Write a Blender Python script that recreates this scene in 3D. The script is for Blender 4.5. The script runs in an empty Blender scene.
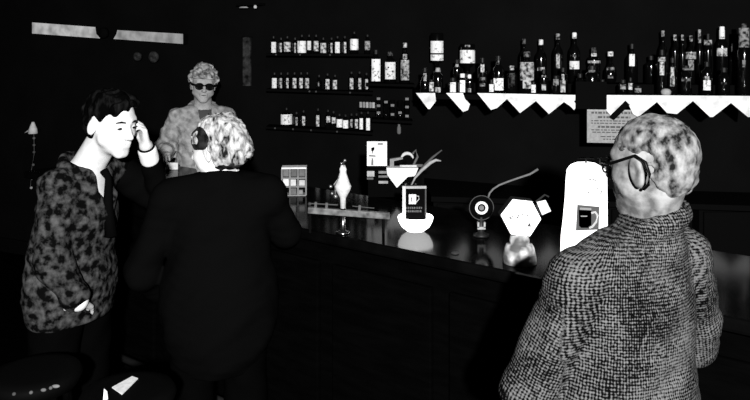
import bpy, bmesh, math, random
import numpy as np
from mathutils import Vector, Matrix
from mathutils.geometry import tessellate_polygon
random.seed(7)
PI = math.pi
scn = bpy.context.scene
COL = scn.collection
F, H, CZ = 720.0, 45.0, 1.85

def at(x, y, Y):
    """point seen in the photo at x,y when it stands Y metres into the room"""
    return Vector(((x-375)/F*Y, Y, CZ-(y-H)/F*Y))

# ------------------------------------------------------------------ materials
MATS = {}
def mat(name, alb, rough=1.0, spec=0.0, metal=0.0, bump=None, col=None):
    if name in MATS: return MATS[name]
    m = bpy.data.materials.new(name); m.use_nodes = True
    nt = m.node_tree; b = nt.nodes['Principled BSDF']
    c = (alb, alb, alb) if not isinstance(alb, tuple) else alb
    b.inputs['Base Color'].default_value = (*c, 1)
    b.inputs['Roughness'].default_value = rough
    b.inputs['Specular IOR Level'].default_value = spec
    b.inputs['Metallic'].default_value = metal
    MATS[name] = m
    return m
def noise_mat(name, lo, hi, scale, detail=4, rough=1.0, spec=0.0, p0=0.35, p1=0.65, stretch=(1,1,1), distort=0.0, bump=0.0, metal=0.0):
    m = mat(name, lo, rough, spec, metal)
    nt = m.node_tree; b = nt.nodes['Principled BSDF']
    tc = nt.nodes.new('ShaderNodeTexCoord'); mp = nt.nodes.new('ShaderNodeMapping')
    mp.inputs['Scale'].default_value = stretch
    n = nt.nodes.new('ShaderNodeTexNoise'); n.inputs['Scale'].default_value = scale
    n.inputs['Detail'].default_value = detail; n.inputs['Distortion'].default_value = distort
    r = nt.nodes.new('ShaderNodeValToRGB')
    r.color_ramp.elements[0].position = p0; r.color_ramp.elements[0].color = (lo, lo, lo, 1)
    r.color_ramp.elements[1].position = p1; r.color_ramp.elements[1].color = (hi, hi, hi, 1)
    L = nt.links.new
    L(tc.outputs['Object'], mp.inputs[0]); L(mp.outputs[0], n.inputs['Vector'])
    L(n.outputs['Fac'], r.inputs[0]); L(r.outputs[0], b.inputs['Base Color'])
    if bump:
        bp = nt.nodes.new('ShaderNodeBump'); bp.inputs['Strength'].default_value = bump; bp.inputs['Distance'].default_value = .01
        L(n.outputs['Fac'], bp.inputs['Height']); L(bp.outputs[0], b.inputs['Normal'])
    return m
def shade(v):   # paper / label stock of a given paleness
    v = round(v, 2)
    return noise_mat('paper_%03d' % int(v*100), v*0.8, v, 60, 2)
def lstock(v):  # printed bottle label, and painted highlights on glass: pale stock with darker printing
    v = round(v*1.1, 2)
    return noise_mat('label_%03d' % int(v*100), v*(.06 if v < .8 else .16), v, 48, 3, p0=.38 if v < .75 else .32, p1=.58 if v < .75 else .46)

DARK = mat('black_paint', 0.0034)
NEARD = mat('matt_black_stand', 0.0020)
WALL = noise_mat('dark_wall_paint', 0.0036, 0.0046, 3)
FLOOR = noise_mat('dark_floorboards', 0.0006, 0.0012, 4, stretch=(1, 8, 1))
COUNTER = noise_mat('dark_stained_wood', 0.0008, 0.0014, 6, stretch=(1, 1, 6))
TOP = noise_mat('polished_dark_bar_top', 0.0012, 0.0025, 8, rough=.12, spec=.03)
GLASSD = mat('dark_bottle_glass', 0.002, .12, .5)
CAPD = mat('dark_cap', 0.006, .5, .3)
SKIN = noise_mat('skin', .60, .72, 30, 3, rough=.6, spec=.15)
SKINM = noise_mat('weathered_skin', .08, .27, 26, 5, rough=.6, spec=.15, bump=.25)
SKINB = noise_mat('powdered_skin', .30, .42, 30, 3, rough=.7, spec=.1)
COAT = mat('black_wool', 0.0022)
TROUS = mat('black_trouser_cloth', 0.0014)
SHOE = mat('black_shoe_leather', 0.002, .4, .1)
SHIRT = mat('white_shirt_cotton', .8)
WHITE = mat('white_enamel', .8, .35, .4)
CHROME = mat('chrome', .55, .22, .5, 1.0)
DULLM = noise_mat('worn_dull_metal', .02, .09, 25, 3, rough=.4, spec=.4, metal=.6)
BLACKP = mat('black_print', 0.004)
GREYP = mat('grey_print', 0.10)
EYE = mat('dark_eye', 0.004, .2, .3)

# ------------------------------------------------------------------ objects
def link(o, parent=None):
    COL.objects.link(o)
    if parent is not None: o.parent = parent
    return o
def tag(o, label, cat, group=None):
    o['label'] = label; o['category'] = cat
    if group: o['group'] = group
    return o
def thing(name, label, cat, loc=(0,0,0), rotz=0, group=None):
    o = bpy.data.objects.new(name, None); o.empty_display_size = .05
    o.location = loc; o.rotation_euler = (0, 0, rotz)
    link(o); return tag(o, label, cat, group)
def struct(o): o['kind'] = 'structure'; return o
def obj(name, bm, m, parent=None, loc=None, rotz=0, smooth=False, bevel=0):
    me = bpy.data.meshes.new(name)
    if isinstance(bm, bmesh.types.BMesh):
        bmesh.ops.recalc_face_normals(bm, faces=bm.faces[:])
        bm.to_mesh(me); bm.free()
    else:
        v, f = bm; me.from_pydata([tuple(p) for p in v], [], [tuple(q) for q in f]); me.update()
    me.materials.append(m)
    if smooth: me.polygons.foreach_set('use_smooth', [True]*len(me.polygons))
    o = bpy.data.objects.new(name, me)
    if loc is not None: o.location = loc
    if rotz: o.rotation_euler = (0, 0, rotz)
    link(o, parent)
    if bevel:
        md = o.modifiers.new('bevel', 'BEVEL'); md.width = bevel; md.segments = 2; md.limit_method = 'ANGLE'
    return o
def B(): return bmesh.new()
def box(bm, x0, x1, y0, y1, z0, z1, M=None):
    r = bmesh.ops.create_cube(bm, size=1)
    T = Matrix.Translation(((x0+x1)/2, (y0+y1)/2, (z0+z1)/2)) @ Matrix.Diagonal((x1-x0, y1-y0, z1-z0, 1))
    bmesh.ops.transform(bm, matrix=(M @ T) if M else T, verts=r['verts'])
    return bm
def lathe(bm, prof, seg=24, M=None, cap=True):
    rings = []
    for r, z in prof:
        ring = []
        for i in range(seg):
            a = 2*PI*i/seg
            p = Vector((r*math.cos(a), r*math.sin(a), z))
            ring.append(bm.verts.new(M @ p if M else p))
        rings.append(ring)
    for a, b in zip(rings, rings[1:]):
        for i in range(seg):
            j = (i+1) % seg
            bm.faces.new((a[i], a[j], b[j], b[i]))
    if cap: bm.faces.new(rings[0][::-1]); bm.faces.new(rings[-1])
    return bm
def tube(bm, pts, r, seg=8):
    pts = [Vector(p) for p in pts]; rings = []
    for i, p in enumerate(pts):
        d = (pts[min(i+1, len(pts)-1)]-pts[max(i-1, 0)]).normalized()
        u = d.cross(Vector((0, 0, 1)));  u = u if u.length > .1 else d.cross(Vector((1, 0, 0)))
        u.normalize(); w = d.cross(u)
        rr = r[i] if isinstance(r, (list, tuple)) else r
        rings.append([bm.verts.new(p+rr*(math.cos(2*PI*k/seg)*u+math.sin(2*PI*k/seg)*w)) for k in range(seg)])
    for a, b in zip(rings, rings[1:]):
        for i in range(seg):
            j = (i+1) % seg; bm.faces.new((a[i], a[j], b[j], b[i]))
    bm.faces.new(rings[0][::-1]); bm.faces.new(rings[-1])
    return bm
def prism(bm, poly, z0, z1):
    """polygon in xy, extruded in z"""
    a = [bm.verts.new((x, y, z0)) for x, y in poly]; b = [bm.verts.new((x, y, z1)) for x, y in poly]
    bm.faces.new(a[::-1]); bm.faces.new(b)
    n = len(poly)
    for i in range(n): bm.faces.new((a[i], a[(i+1) % n], b[(i+1) % n], b[i]))
    return bm
def slab(bm, poly, y0, y1, M=None):
    """polygon in xz, extruded in y"""
    f = (lambda p: M @ Vector(p)) if M else (lambda p: Vector(p))
    a = [bm.verts.new(f((x, y0, z))) for x, z in poly]; b = [bm.verts.new(f((x, y1, z))) for x, z in poly]
    bm.faces.new(a); bm.faces.new(b[::-1])
    n = len(poly)
    for i in range(n): bm.faces.new((a[i], b[i], b[(i+1) % n], a[(i+1) % n]))
    return bm
def curved_patch(bm, R, w, z0, z1, ang=-PI/2, t=.0008, seg=8, cx=0, cy=0):
    """label wrapped round a bottle of radius R, centred on angle ang"""
    ha = min(w/2/R, .97); ha = math.asin(ha)
    vs = []
    for k in range(seg+1):
        a = ang-ha+2*ha*k/seg
        for rr in (R+t, R-t*.5):
            for z in (z0, z1): vs.append(bm.verts.new((cx+rr*math.cos(a), cy+rr*math.sin(a), z)))
    for k in range(seg):
        p, q = 4*k, 4*k+4
        bm.faces.new((vs[p], vs[q], vs[q+1], vs[p+1])); bm.faces.new((vs[p+2], vs[p+3], vs[q+3], vs[q+2]))
        bm.faces.new((vs[p+1], vs[q+1], vs[q+3], vs[p+3])); bm.faces.new((vs[p], vs[p+2], vs[q+2], vs[q]))
    bm.faces.new((vs[0], vs[1], vs[3], vs[2])); e = 4*seg; bm.faces.new((vs[e], vs[e+2], vs[e+3], vs[e+1]))
    return bm
def text(name, s, size, m, parent, loc, rot=(PI/2, 0, 0), shear=0, align='CENTER', ext=.0006, sx=1):
    cu = bpy.data.curves.new(name, 'FONT'); cu.body = s; cu.size = size; cu.extrude = ext
    cu.align_x = align; cu.align_y = 'CENTER'; cu.shear = shear
    t = bpy.data.objects.new(name, cu); COL.objects.link(t)
    dg = bpy.context.evaluated_depsgraph_get(); dg.update()
    me = bpy.data.meshes.new_from_object(t.evaluated_get(dg))
    bpy.data.objects.remove(t); me.materials.clear(); me.materials.append(m)
    o = bpy.data.objects.new(name, me); o.location = loc; o.rotation_euler = rot; o.scale = (sx, 1, 1)
    return link(o, parent)

# ------------------------------------------------------------------ sculpting by distance fields
def axis(lo, hi, coarse, fine, ranges):
    out = [lo]
    while out[-1] < hi:
        x = out[-1]; h = coarse
        for a, b in ranges:
            if a-.01 <= x <= b: h = fine
        out.append(x+h)
    return np.array(out, dtype=np.float32)
class Vol:
    def __init__(s, lo, hi, h=.008, fine=.0045, fx=(), fy=(), fz=()):
        s.x = axis(lo[0], hi[0], h, fine, fx); s.y = axis(lo[1], hi[1], h, fine, fy); s.z = axis(lo[2], hi[2], h, fine, fz)
        s.D = np.full((len(s.x), len(s.y), len(s.z)), .5, dtype=np.float32)
    def add(s, fn, lo, hi, k=.02, op='u'):
        m = k+.03
        i = [slice(max(0, np.searchsorted(a, l-m)-1), np.searchsorted(a, h+m)+1) for a, l, h in zip((s.x, s.y, s.z), lo, hi)]
        X = s.x[i[0]][:, None, None]; Y = s.y[i[1]][None, :, None]; Z = s.z[i[2]][None, None, :]
        if 0 in (X.size, Y.size, Z.size): return s
        d = fn(X, Y, Z).astype(np.float32); A = s.D[i[0], i[1], i[2]]
        k = max(k, 1e-4)
        if op == 'u':
            h = np.clip(.5+.5*(d-A)/k, 0, 1); R = d*(1-h)+A*h-k*h*(1-h)
        elif op == 's':
            h = np.clip(.5-.5*(A+d)/k, 0, 1); R = A*(1-h)-d*h+k*h*(1-h)
        s.D[i[0], i[1], i[2]] = R
        return s
    def rc(s, a, b, r1, r2=None, k=.02, op='u'):
        a = np.array(a, float); b = np.array(b, float); r2 = r1 if r2 is None else r2
        ba = b-a; q = max(float(ba @ ba), 1e-9)
        def fn(X, Y, Z):
            px, py, pz = X-a[0], Y-a[1], Z-a[2]
            h = np.clip((px*ba[0]+py*ba[1]+pz*ba[2])/q, 0, 1)
            return np.sqrt((px-h*ba[0])**2+(py-h*ba[1])**2+(pz-h*ba[2])**2)-(r1+(r2-r1)*h)
        R = max(r1, r2)
        return s.add(fn, np.minimum(a, b)-R, np.maximum(a, b)+R, k, op)
    def chain(s, pts, rs, k=.02, op='u'):
        for i in range(len(pts)-1): s.rc(pts[i], pts[i+1], rs[i], rs[i+1], k, op)
        return s
    def ell(s, c, R, rot=None, k=.02, op='u'):
        c = np.array(c, float); R = np.array(R, float); M = np.eye(3) if rot is None else np.array(rot)
        def fn(X, Y, Z):
            px, py, pz = X-c[0], Y-c[1], Z-c[2]
            l = [M[0][i]*px+M[1][i]*py+M[2][i]*pz for i in range(3)]
            k0 = np.sqrt(sum((l[i]/R[i])**2 for i in range(3)))+1e-6
            k1 = np.sqrt(sum((l[i]/R[i]**2)**2 for i in range(3)))+1e-6
            return k0*(k0-1)/k1
        m = R.max()
        return s.add(fn, c-m, c+m, k, op)
    def everywhere(s, fn, k=.001, op='s'):
        return s.add(fn, (s.x[0], s.y[0], s.z[0]), (s.x[-1], s.y[-1], s.z[-1]), k, op)
    def noise(s, amp, freq, seed=0, ridged=False):
        r = np.random.RandomState(seed); n = 0
        X = s.x[:, None, None]; Y = s.y[None, :, None]; Z = s.z[None, None, :]
        for i in range(7):
            d = r.normal(size=3); d /= np.linalg.norm(d); f = freq*(.6+1.2*r.rand())
            d = d.astype(np.float32)
            n = n+np.sin((X*d[0]+Y*d[1]+Z*d[2])*np.float32(f)+np.float32(r.rand()*6.28)+1.3*np.sin((X*d[2]+Z*d[1])*np.float32(f*.5)))
        s.D += (amp*n/2.2).astype(np.float32)
        return s
    def mesh(s):
        D = s.D; I = D < 0
        nx, ny, nz = D.shape
        c = np.zeros((nx-1, ny-1, nz-1), np.int8)
        for a in (0, 1):
            for b in (0, 1):
                for e in (0, 1): c += I[a:nx-1+a, b:ny-1+b, e:nz-1+e]
        act = (c > 0) & (c < 8); ii = np.argwhere(act)
        idx = -np.ones(act.shape, np.int64); idx[act] = np.arange(len(ii))
        acc = np.zeros((len(ii), 3)); cnt = np.zeros(len(ii))
        G = (s.x, s.y, s.z)
        cor = [(a, b, e) for a in (0, 1) for b in (0, 1) for e in (0, 1)]
        for p in cor:
            for ax in range(3):
                if p[ax]: continue
                q = list(p); q[ax] = 1
                P = ii+np.array(p); Q = ii+np.array(q)
                dp = D[P[:, 0], P[:, 1], P[:, 2]]; dq = D[Q[:, 0], Q[:, 1], Q[:, 2]]
                m = (dp < 0) != (dq < 0)
                t = np.where(m, dp/(dp-dq+1e-12), 0)
                for k in range(3):
                    a = G[k][P[:, k]]; b = G[k][Q[:, k]]
                    acc[:, k] += np.where(m, a+(b-a)*t, 0)
                cnt += m
        V = acc/cnt[:, None]
        faces = []
        for ax in range(3):
            sl0 = [slice(None)]*3; sl1 = [slice(None)]*3
            sl0[ax] = slice(0, -1); sl1[ax] = slice(1, None)
            ch = I[tuple(sl0)] != I[tuple(sl1)]
            e = np.argwhere(ch); u, v = [(1, 2), (2, 0), (0, 1)][ax]
            ok = (e[:, u] > 0) & (e[:, v] > 0) & (e[:, u] < D.shape[u]-1) & (e[:, v] < D.shape[v]-1)
            e = e[ok]; ins = I[e[:, 0], e[:, 1], e[:, 2]]
            def g(du, dv):
                w = e.copy(); w[:, u] += du; w[:, v] += dv; return idx[w[:, 0], w[:, 1], w[:, 2]]
            q = np.stack([g(-1, -1), g(0, -1), g(0, 0), g(-1, 0)], 1)
            q[~ins] = q[~ins][:, ::-1]
            faces.append(q)
        Fc = np.concatenate(faces)
        return V, Fc
def sculpt(name, vol, m, parent=None, smooth=2, loc=None, rotz=0, uv=None, keep=True):
    V, Fc = vol.mesh()
    # light relaxation
    for _ in range(smooth):
        acc = np.zeros_like(V); cnt = np.zeros(len(V))
        for k in range(4):
            a, b = Fc[:, k], Fc[:, (k+1) % 4]
            for i in range(3):
                acc[:, i] += np.bincount(a, V[b, i], len(V))
            cnt += np.bincount(a, minlength=len(V))
        V = V*.5+.5*acc/np.maximum(cnt, 1)[:, None]
    # keep the biggest connected piece
    lab = np.arange(len(V))
    for _ in range(400):
        mn = lab[Fc].min(1); new = lab.copy()
        for k in range(4): np.minimum.at(new, Fc[:, k], mn)
        new = new[new]
        if (new == lab).all(): break
        lab = new
    if keep:
        u, n = np.unique(lab, return_counts=True); good = lab == u[n.argmax()]
        remap = np.cumsum(good)-1; Fc = remap[Fc[good[Fc[:, 0]]]]; V = V[good]
    me = bpy.data.meshes.new(name)
    me.vertices.add(len(V)); me.vertices.foreach_set('co', V.astype(np.float32).ravel())
    me.loops.add(Fc.size); me.loops.foreach_set('vertex_index', Fc.ravel().astype(np.int32))
    me.polygons.add(len(Fc)); me.polygons.foreach_set('loop_start', np.arange(0, Fc.size, 4, dtype=np.int32))
    me.update(calc_edges=True); me.validate()
    me.polygons.foreach_set('use_smooth', [True]*len(me.polygons))
    if uv is not None:
        U = uv(V); layer = me.uv_layers.new(name='weave')
        if len(me.loops) == Fc.size: layer.data.foreach_set('uv', U[Fc.ravel()].astype(np.float32).ravel())
    me.materials.append(m)
    o = bpy.data.objects.new(name, me)
    if loc is not None: o.location = loc
    if rotz: o.rotation_euler = (0, 0, rotz)
    return link(o, parent)

def rot(yaw, pitch=0, roll=0):
    return Matrix.Rotation(yaw, 3, 'Z') @ Matrix.Rotation(pitch, 3, 'Y') @ Matrix.Rotation(roll, 3, 'X')
class Head:
    def __init__(s, c, yaw=0, pitch=0, roll=0, sc=1.0, ear=1.0):
        s.ear = ear
        s.c = Vector(c); s.R = rot(yaw, pitch, roll); s.sc = sc
        s.M = [[s.R[i][j] for j in range(3)] for i in range(3)]
    def p(s, x, y, z): return s.c+s.R @ (Vector((x, y, z))*s.sc)
    def local(s, X, Y, Z):
        px, py, pz = X-s.c[0], Y-s.c[1], Z-s.c[2]
        return [(s.M[0][i]*px+s.M[1][i]*py+s.M[2][i]*pz)/s.sc for i in range(3)]
    def rc(s, v, a, b, r1, r2=None, k=.01, op='u'):
        v.rc(s.p(*a), s.p(*b), r1*s.sc, (r2 or r1)*s.sc, k*s.sc, op)
    def ell(s, v, c, R, k=.01, op='u', rr=None):
        M = s.R @ rr if rr else s.R
        v.ell(s.p(*c), [q*s.sc for q in R], [[M[i][j] for j in range(3)] for i in range(3)], k*s.sc, op)
    def sculpt(s, v, neckbase, nr=.056, fem=False):
        s.ell(v, (-.014, 0, .035), (.098, .077, .085), .02)
        s.ell(v, (.030, 0, -.012), (.060, .060, .080), .03)
        s.ell(v, (.038, 0, -.068), (.048, .046, .036), .025)
        s.rc(v, (.070, -.010, -.094), (.070, .010, -.094), .017, None, .02)
        for g in (-1, 1):
            s.rc(v, (.052, g*.040, -.022), (.030, g*.052, -.045), .022, .022, .02)       # cheek, jaw corner
            s.rc(v, (.078, g*.012, .030), (.068, g*.042, .032), .0115, .010, .012)        # brow
            s.ell(v, (.101, g*.031, .006), (.014, .019, .012), .014, 's')
            s.ell(v, (.074, g*.031, .006), (.0135, .0135, .0125), .004)
            # ear
            e = rot(-g*.30, .18)
            q = s.ear; s.ell(v, (-.008, g*(.079+.005*(q-1)*4), -.004), (.0185*q, .0075*q, .033*q), .006, 'u', e)
            s.ell(v, (-.004, g*(.0865+.008*(q-1)*4), -.002), (.0105*q, .005*q, .020*q), .004, 's', e)
        s.chain(v, [(.082, 0, .022), (.096, 0, -.002), (.109, 0, -.024), (.098, 0, -.031)], [.008, .008, .0095, .009], .008)
        for g in (-1, 1): s.rc(v, (.098, g*.010, -.028), (.094, g*.013, -.028), .0075, .006, .006)
        s.rc(v, (.086, -.018, -.051), (.086, .018, -.051), .0075, None, .008)
        s.rc(v, (.084, -.015, -.064), (.084, .015, -.064), .0080, None, .008)
        s.rc(v, (.096, -.020, -.0575), (.096, .020, -.0575), .0032, None, .004, 's')
        s.rc(v, (.092, 0, -.042), (.096, 0, -.044), .004, None, .005, 's')
        v.rc(s.p(-.020, 0, -.045), neckbase, nr*s.sc, nr*1.1, .03)
    def chain(s, v, pts, rs, k): v.chain([s.p(*p) for p in pts], [r*s.sc for r in rs], k)

def hand(v, w, d, n, curls=(.5, .6, .65, .7), thumb=1, sc=1.0, tcl=.5, r0=.0085):
    """w wrist, d direction of palm, n palm-facing normal; thumb=+1/-1 side"""
    w = Vector(w); d = Vector(d).normalized(); n = Vector(n); n = (n-n.dot(d)*d).normalized(); s = d.cross(n)*thumb
    L = (.072, .080, .075, .060)
    for i in range(4):
        o = (.030, .010, -.010, -.029)[i]*sc
        kn = w+d*(.088-.004*abs(i-1))*sc+s*o
        v.rc(w+d*.012+s*o*.55, kn, .0125*sc, .0108*sc, .014)
        a = curls[i]*.6; p = kn; r = r0*sc*(1, 1.03, 1, .9)[i]
        for j, q in enumerate((.46, .31, .23)):
            dd = d*math.cos(a)+n*math.sin(a)
            p2 = p+dd*L[i]*q*sc
            v.rc(p, p2, r, r*.93, .0035); p = p2; r *= .93; a += curls[i]*(1.0 if j == 0 else .7)
    b = w+d*.022*sc+s*.022*sc+n*.006
    v.rc(b, b+(d*.6+s*.7+n*.25).normalized()*.034*sc, .014*sc, .0115*sc, .012)
    p = b+(d*.6+s*.7+n*.25).normalized()*.034*sc
    dd = (d*.85+s*(.5-.5*tcl)+n*(.2+.5*tcl)).normalized(); p2 = p+dd*.031*sc
    v.rc(p, p2, .0105*sc, .0095*sc, .004)
    dd = (d*.95+s*(.25-.6*tcl)+n*(.2+.5*tcl)).normalized(); v.rc(p2, p2+dd*.024*sc, .0095*sc, .008*sc, .004)

def two(a, b): return Vector(a), Vector(b)
class Person:
    trap = .060; ctilt = 0; ear = 1.0
    """all in the person's own frame: x forward, y to their left, z up, feet at 0"""
    def __init__(s, name, label, loc, yaw, J, head, skin):
        s.loc = Vector((loc[0], loc[1], 0)); s.yaw = yaw; s.J = J; s.head = head; s.skin = skin; s.name = name; s.label = label
    def build_body(s, hands, fr):
        J = s.J; v = Vol((-.45, -.55, -.01), (.6, .55, 1.8), .012, .0048, *fr)
        s.torso(v, 0)
        s.head.sculpt(v, J['neck'])
        for g in 'lr':
            v.chain([J['sh'+g], J['el'+g], J['wr'+g]], [.046, .036, .026], .02)
            hp, kn, an = J['hip'+g], J['kn'+g], J['an'+g]
            v.chain([hp, kn, an], [.082, .052, .036], .03)
            v.rc(an, Vector(an)+Vector((.14, 0, -.05)), .035, .026, .02)
            v.rc(Vector(an)+Vector((0, 0, 0)), Vector(an)+Vector((-.04, 0, -.05)), .032, .028, .02)
        for w, d, n, cu, th, tc in hands: hand(v, w, d, n, cu, th, tcl=tc)
        s.root = sculpt(s.name, v, s.skin, None, 1, s.loc, s.yaw)
        tag(s.root, s.label, 'person')
        for g in (-1, 1):
            b = B(); bmesh.ops.create_uvsphere(b, u_segments=12, v_segments=8, radius=.0095*s.head.sc)
            bmesh.ops.transform(b, matrix=Matrix.Translation(s.head.p(.0802, g*.031, .005)) @ (s.head.R.to_4x4()) @ Matrix.Diagonal((1, 1.15, .62, 1)), verts=b.verts)
            obj('eye', b, EYE, s.root, smooth=True)
        return s.root
    def torso(s, v, o, slim=1.0):
        J = s.J; P, C, N = Vector(J['pelvis']), Vector(J['chest']), Vector(J['neck'])
        v.ell(P, (.115+o, .165+o, .14+o), k=.05)
        v.ell(P.lerp(C, .5), (.100+o, .142+o, .17+o), k=.06)
        v.ell(C, (.118+o, .170+o, .18+o), k=.05)
        for g in 'lr':
            v.rc(N.lerp(C, .25), J['sh'+g], s.trap+o, .052+o, .04)
    def jacket(s, m, o=.02, hem=.82, noise=(.003, 45), sleeve=(.066, .056, .044), open_v=None, flare=.03, name='jacket', cuffback=.0, uv=None, collar=True, h=.0075, arms='lr', lapel=True, vtop=1.5, vlow=1.12, wz=.10, smooth=1, arm_k=.02):
        J = s.J; v = Vol((-.45, -.55, hem-.06), (.6, .58, 1.62), h, h)
        s.torso(v, o)
        P = Vector(J['pelvis']); C = Vector(J['chest'])
        v.ell(P+Vector((0, 0, -.02)), (.135+o*.6+flare*.3, .185+o*.6+flare*.3, .32), k=.06)
        def hemcut(X, Y, Z): return (Z-hem)+0*X+0*Y
        for g in arms:
            a, b, c = map(Vector, (J['sh'+g], J['el'+g], J['wr'+g])); c = b.lerp(c, 1-cuffback)
            v.chain([a, b, c], list(sleeve), arm_k)
        v.noise(noise[0], noise[1], 3)
        v.noise(noise[0]*.5, noise[1]*2.4, 5)
        v.everywhere(hemcut)
        N = Vector(J['neck'])
        if open_v:
            def wedge(X, Y, Z):
                w = np.clip((Z-vlow)/(vtop-vlow), -1, 1.3)*wz
                return np.maximum(np.abs(Y-open_v)-w, (C.x+.02)-X)
            v.everywhere(wedge, .006)
        if s.ctilt: v.rc(N+Vector((-.01, 0, -.035)), N+Vector((-.012, 0, -.005)), .088, .080, .02)
        v.rc(N+Vector((0, 0, .012)), s.head.p(-.02, 0, -.03), .060, .058, .01, 's')
        if collar:
            pts = []
            for k in range(13):
                t = PI*(.22+1.56*k/12)
                pts.append(N+Vector((-.005+math.cos(t)*.080, math.sin(t)*.083, 
                    .015-.030*math.cos(t)-s.ctilt*math.sin(t)*.083)))
            v.chain(pts, [.014]*13, .012)
            v.chain([p+Vector((0, 0, -.022)) for p in pts], [.020]*13, .014)
        if open_v:
            v.everywhere(wedge, .004)
        if open_v and lapel:
            for g in (-1, 1):
                a = Vector((C.x+.07, open_v+g*wz*.95, vtop-.07)); b = Vector((C.x+.125+o, open_v+g*.012, vlow))
                a2 = a+Vector((.0, g*.03, -.03)); 
                v.chain([a, a.lerp(b, .5)+Vector((.022, g*.014, 0)), b], [.013, .016, .010], .008)
        return sculpt(name, v, m, s.root, smooth, uv=uv)
    def trousers(s, m, name='trousers', hi=.98):
        J = s.J; v = Vol((-.4, -.45, .03), (.5, .45, 1.1), .013, .013)
        v.ell(Vector(J['pelvis']), (.13, .178, .15), k=.05)
        for g in 'lr':
            v.chain([J['hip'+g], J['kn'+g], J['an'+g]], [.098, .075, .066], .03)
        v.noise(.003, 40, 9)
        v.everywhere(lambda X, Y, Z: (Z-.06)+0*X+0*Y)
        return sculpt(name, v, m, s.root, 1)
    def shoes(s, m):
        for g in 'lr':
            a = Vector(s.J['an'+g]); v = Vol(tuple(a+Vector((-.12, -.08, -.12))), tuple(a+Vector((.24, .08, .06))), .008, .008)
            v.rc(a+Vector((-.03, 0, -.045)), a+Vector((.0, 0, -.01)), .040, .042, .02)
            v.rc(a+Vector((-.03, 0, -.05)), a+Vector((.15, 0, -.055)), .038, .036, .02)
            v.everywhere(lambda X, Y, Z: (.0-Z)+0*X+0*Y)
            sculpt('shoe', v, m, s.root, 1)
    def hair(s, m, fn_mask, off=.010, nz=(.003, 90), name='hair', h=.0042, extra=None, seed=1):
        c = s.head.c; v = Vol(tuple(c-Vector((.16, .16, .16))), tuple(c+Vector((.18, .16, .18))), h, h)
        q = off
        s.head.ell(v, (-.016, 0, .037), (.098+q, .077+q, .085+q), .01)
        s.head.ell(v, (-.045, 0, -.02), (.055+q, .055+q, .055+q), .03)
        if extra: extra(s.head, v)
        v.noise(nz[0], nz[1], seed); v.noise(nz[0]*.6, nz[1]*2.1, seed+1)
        v.everywhere(lambda X, Y, Z: fn_mask(*s.head.local(X, Y, Z)), .004)
        return sculpt(name, v, m, s.root, 1)

# ------------------------------------------------------------------ room
def wl(x):  return 4.97-.45*x     # rear wall, left stretch: Y at X
def wr(x):  return 4.66-.138*x    # rear wall, right stretch
XC = .31/.312                      # where the two meet
def wall_run(name, pts, z0, z1, th=.12, m=WALL):
    b = B(); off = Vector((0, th))
    poly = [Vector(p) for p in pts]
    back = [p+off for p in poly][::-1]
    prism(b, [(p.x, p.y) for p in poly+back], z0, z1)
    return struct(obj(name, b, m))
XL, XR = -4.2, 3.2
wall_run('wall_back', [(XL, wl(XL)), (XC, wl(XC)), (XR, wr(XR))], 0, 2.75)
b = B(); box(b, XL-.12, XL, -2.2, wl(XL)+.12, 0, 2.75); struct(obj('wall_left', b, WALL))
b = B(); box(b, XR, XR+.12, -2.2, wr(XR)+.12, 0, 2.75); struct(obj('wall_right', b, WALL))
b = B(); box(b, XL-.12, XR+.12, -2.32, -2.2, 0, 2.75); struct(obj('wall_front', b, WALL))
b = B(); box(b, XL-.12, XR+.12, -2.32, 7.2, -.1, 0); struct(obj('floor', b, FLOOR))
b = B(); box(b, XL-.12, XR+.12, -2.32, 7.2, 2.75, 2.85); struct(obj('ceiling', b, DARK))
b = B(); prism(b, [(XL, wl(XL)-.02), (XC, wl(XC)-.02), (XR, wr(XR)-.02), (XR, wr(XR)), (XC, wl(XC)), (XL, wl(XL))], 0, .12)
struct(obj('baseboard_back', b, DARK))

# ------------------------------------------------------------------ the bar
def ce(x): return 2.30-.75*(x-.65)       # front edge of the counter
CD = Vector((-.8, .6, 0)); CN = Vector((.6, .8, 0)); C0 = Vector((.65, 2.30, 0))
CA = math.atan2(.6, -.8)
def cpt(s_, t_, z): return C0+CD*s_+CN*t_+Vector((0, 0, z))
def cpoly(s0, s1, t0, t1): return [tuple(cpt(a, b_, 0).xy) for a, b_ in ((s0, t0), (s1, t0), (s1, t1), (s0, t1))]
S0, S1 = -1.15, 3.5
bar = thing('bar_counter', 'long dark wooden bar counter running diagonally across the room', 'bar counter', cpt(0, .35, 0))
iv = -cpt(0, .35, 0)
def cobj(name, polys, m, parent, bevel=0):
    b = B()
    for pl, z0, z1 in polys: prism(b, pl, z0, z1)
    bmesh.ops.translate(b, vec=iv, verts=b.verts)
    return obj(name, b, m, parent, bevel=bevel)
cobj('counter_body', [(cpoly(S0, S1, .10, .64), .10, 1.035)], COUNTER, bar)
cobj('plinth', [(cpoly(S0, S1, .14, .60), 0, .10)], DARK, bar)
n = 8
for k in range(n):
    a = S0+.05+(S1-S0-.1)*k/n; e = a+(S1-S0-.1)/n-.08
    cobj('front_panel', [(cpoly(a, e, .075, .10), .2, .93)], COUNTER, bar, bevel=.006)
b = B(); tube(b, [cpt(S0+.05, -.02, .22)+iv, cpt(S1-.05, -.02, .22)+iv], .02, 12)
fr = obj('foot_rail', b, mat('tarnished_brass', .02, .6, .1), bar, smooth=True)
for k in range(4):
    s_ = S0+.3+k*1.25; b = B(); tube(b, [cpt(s_, -.02, .22)+iv, cpt(s_, .08, .22)+iv], .012, 8); obj('rail_bracket', b, MATS['tarnished_brass'], fr)
b = B(); prism(b, cpoly(S0, S1, 0, .70), 1.035, 1.08)
bmesh.ops.translate(b, vec=iv, verts=b.verts)
top = obj('bar_top', b, TOP, None, loc=-iv, bevel=.012)
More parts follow.
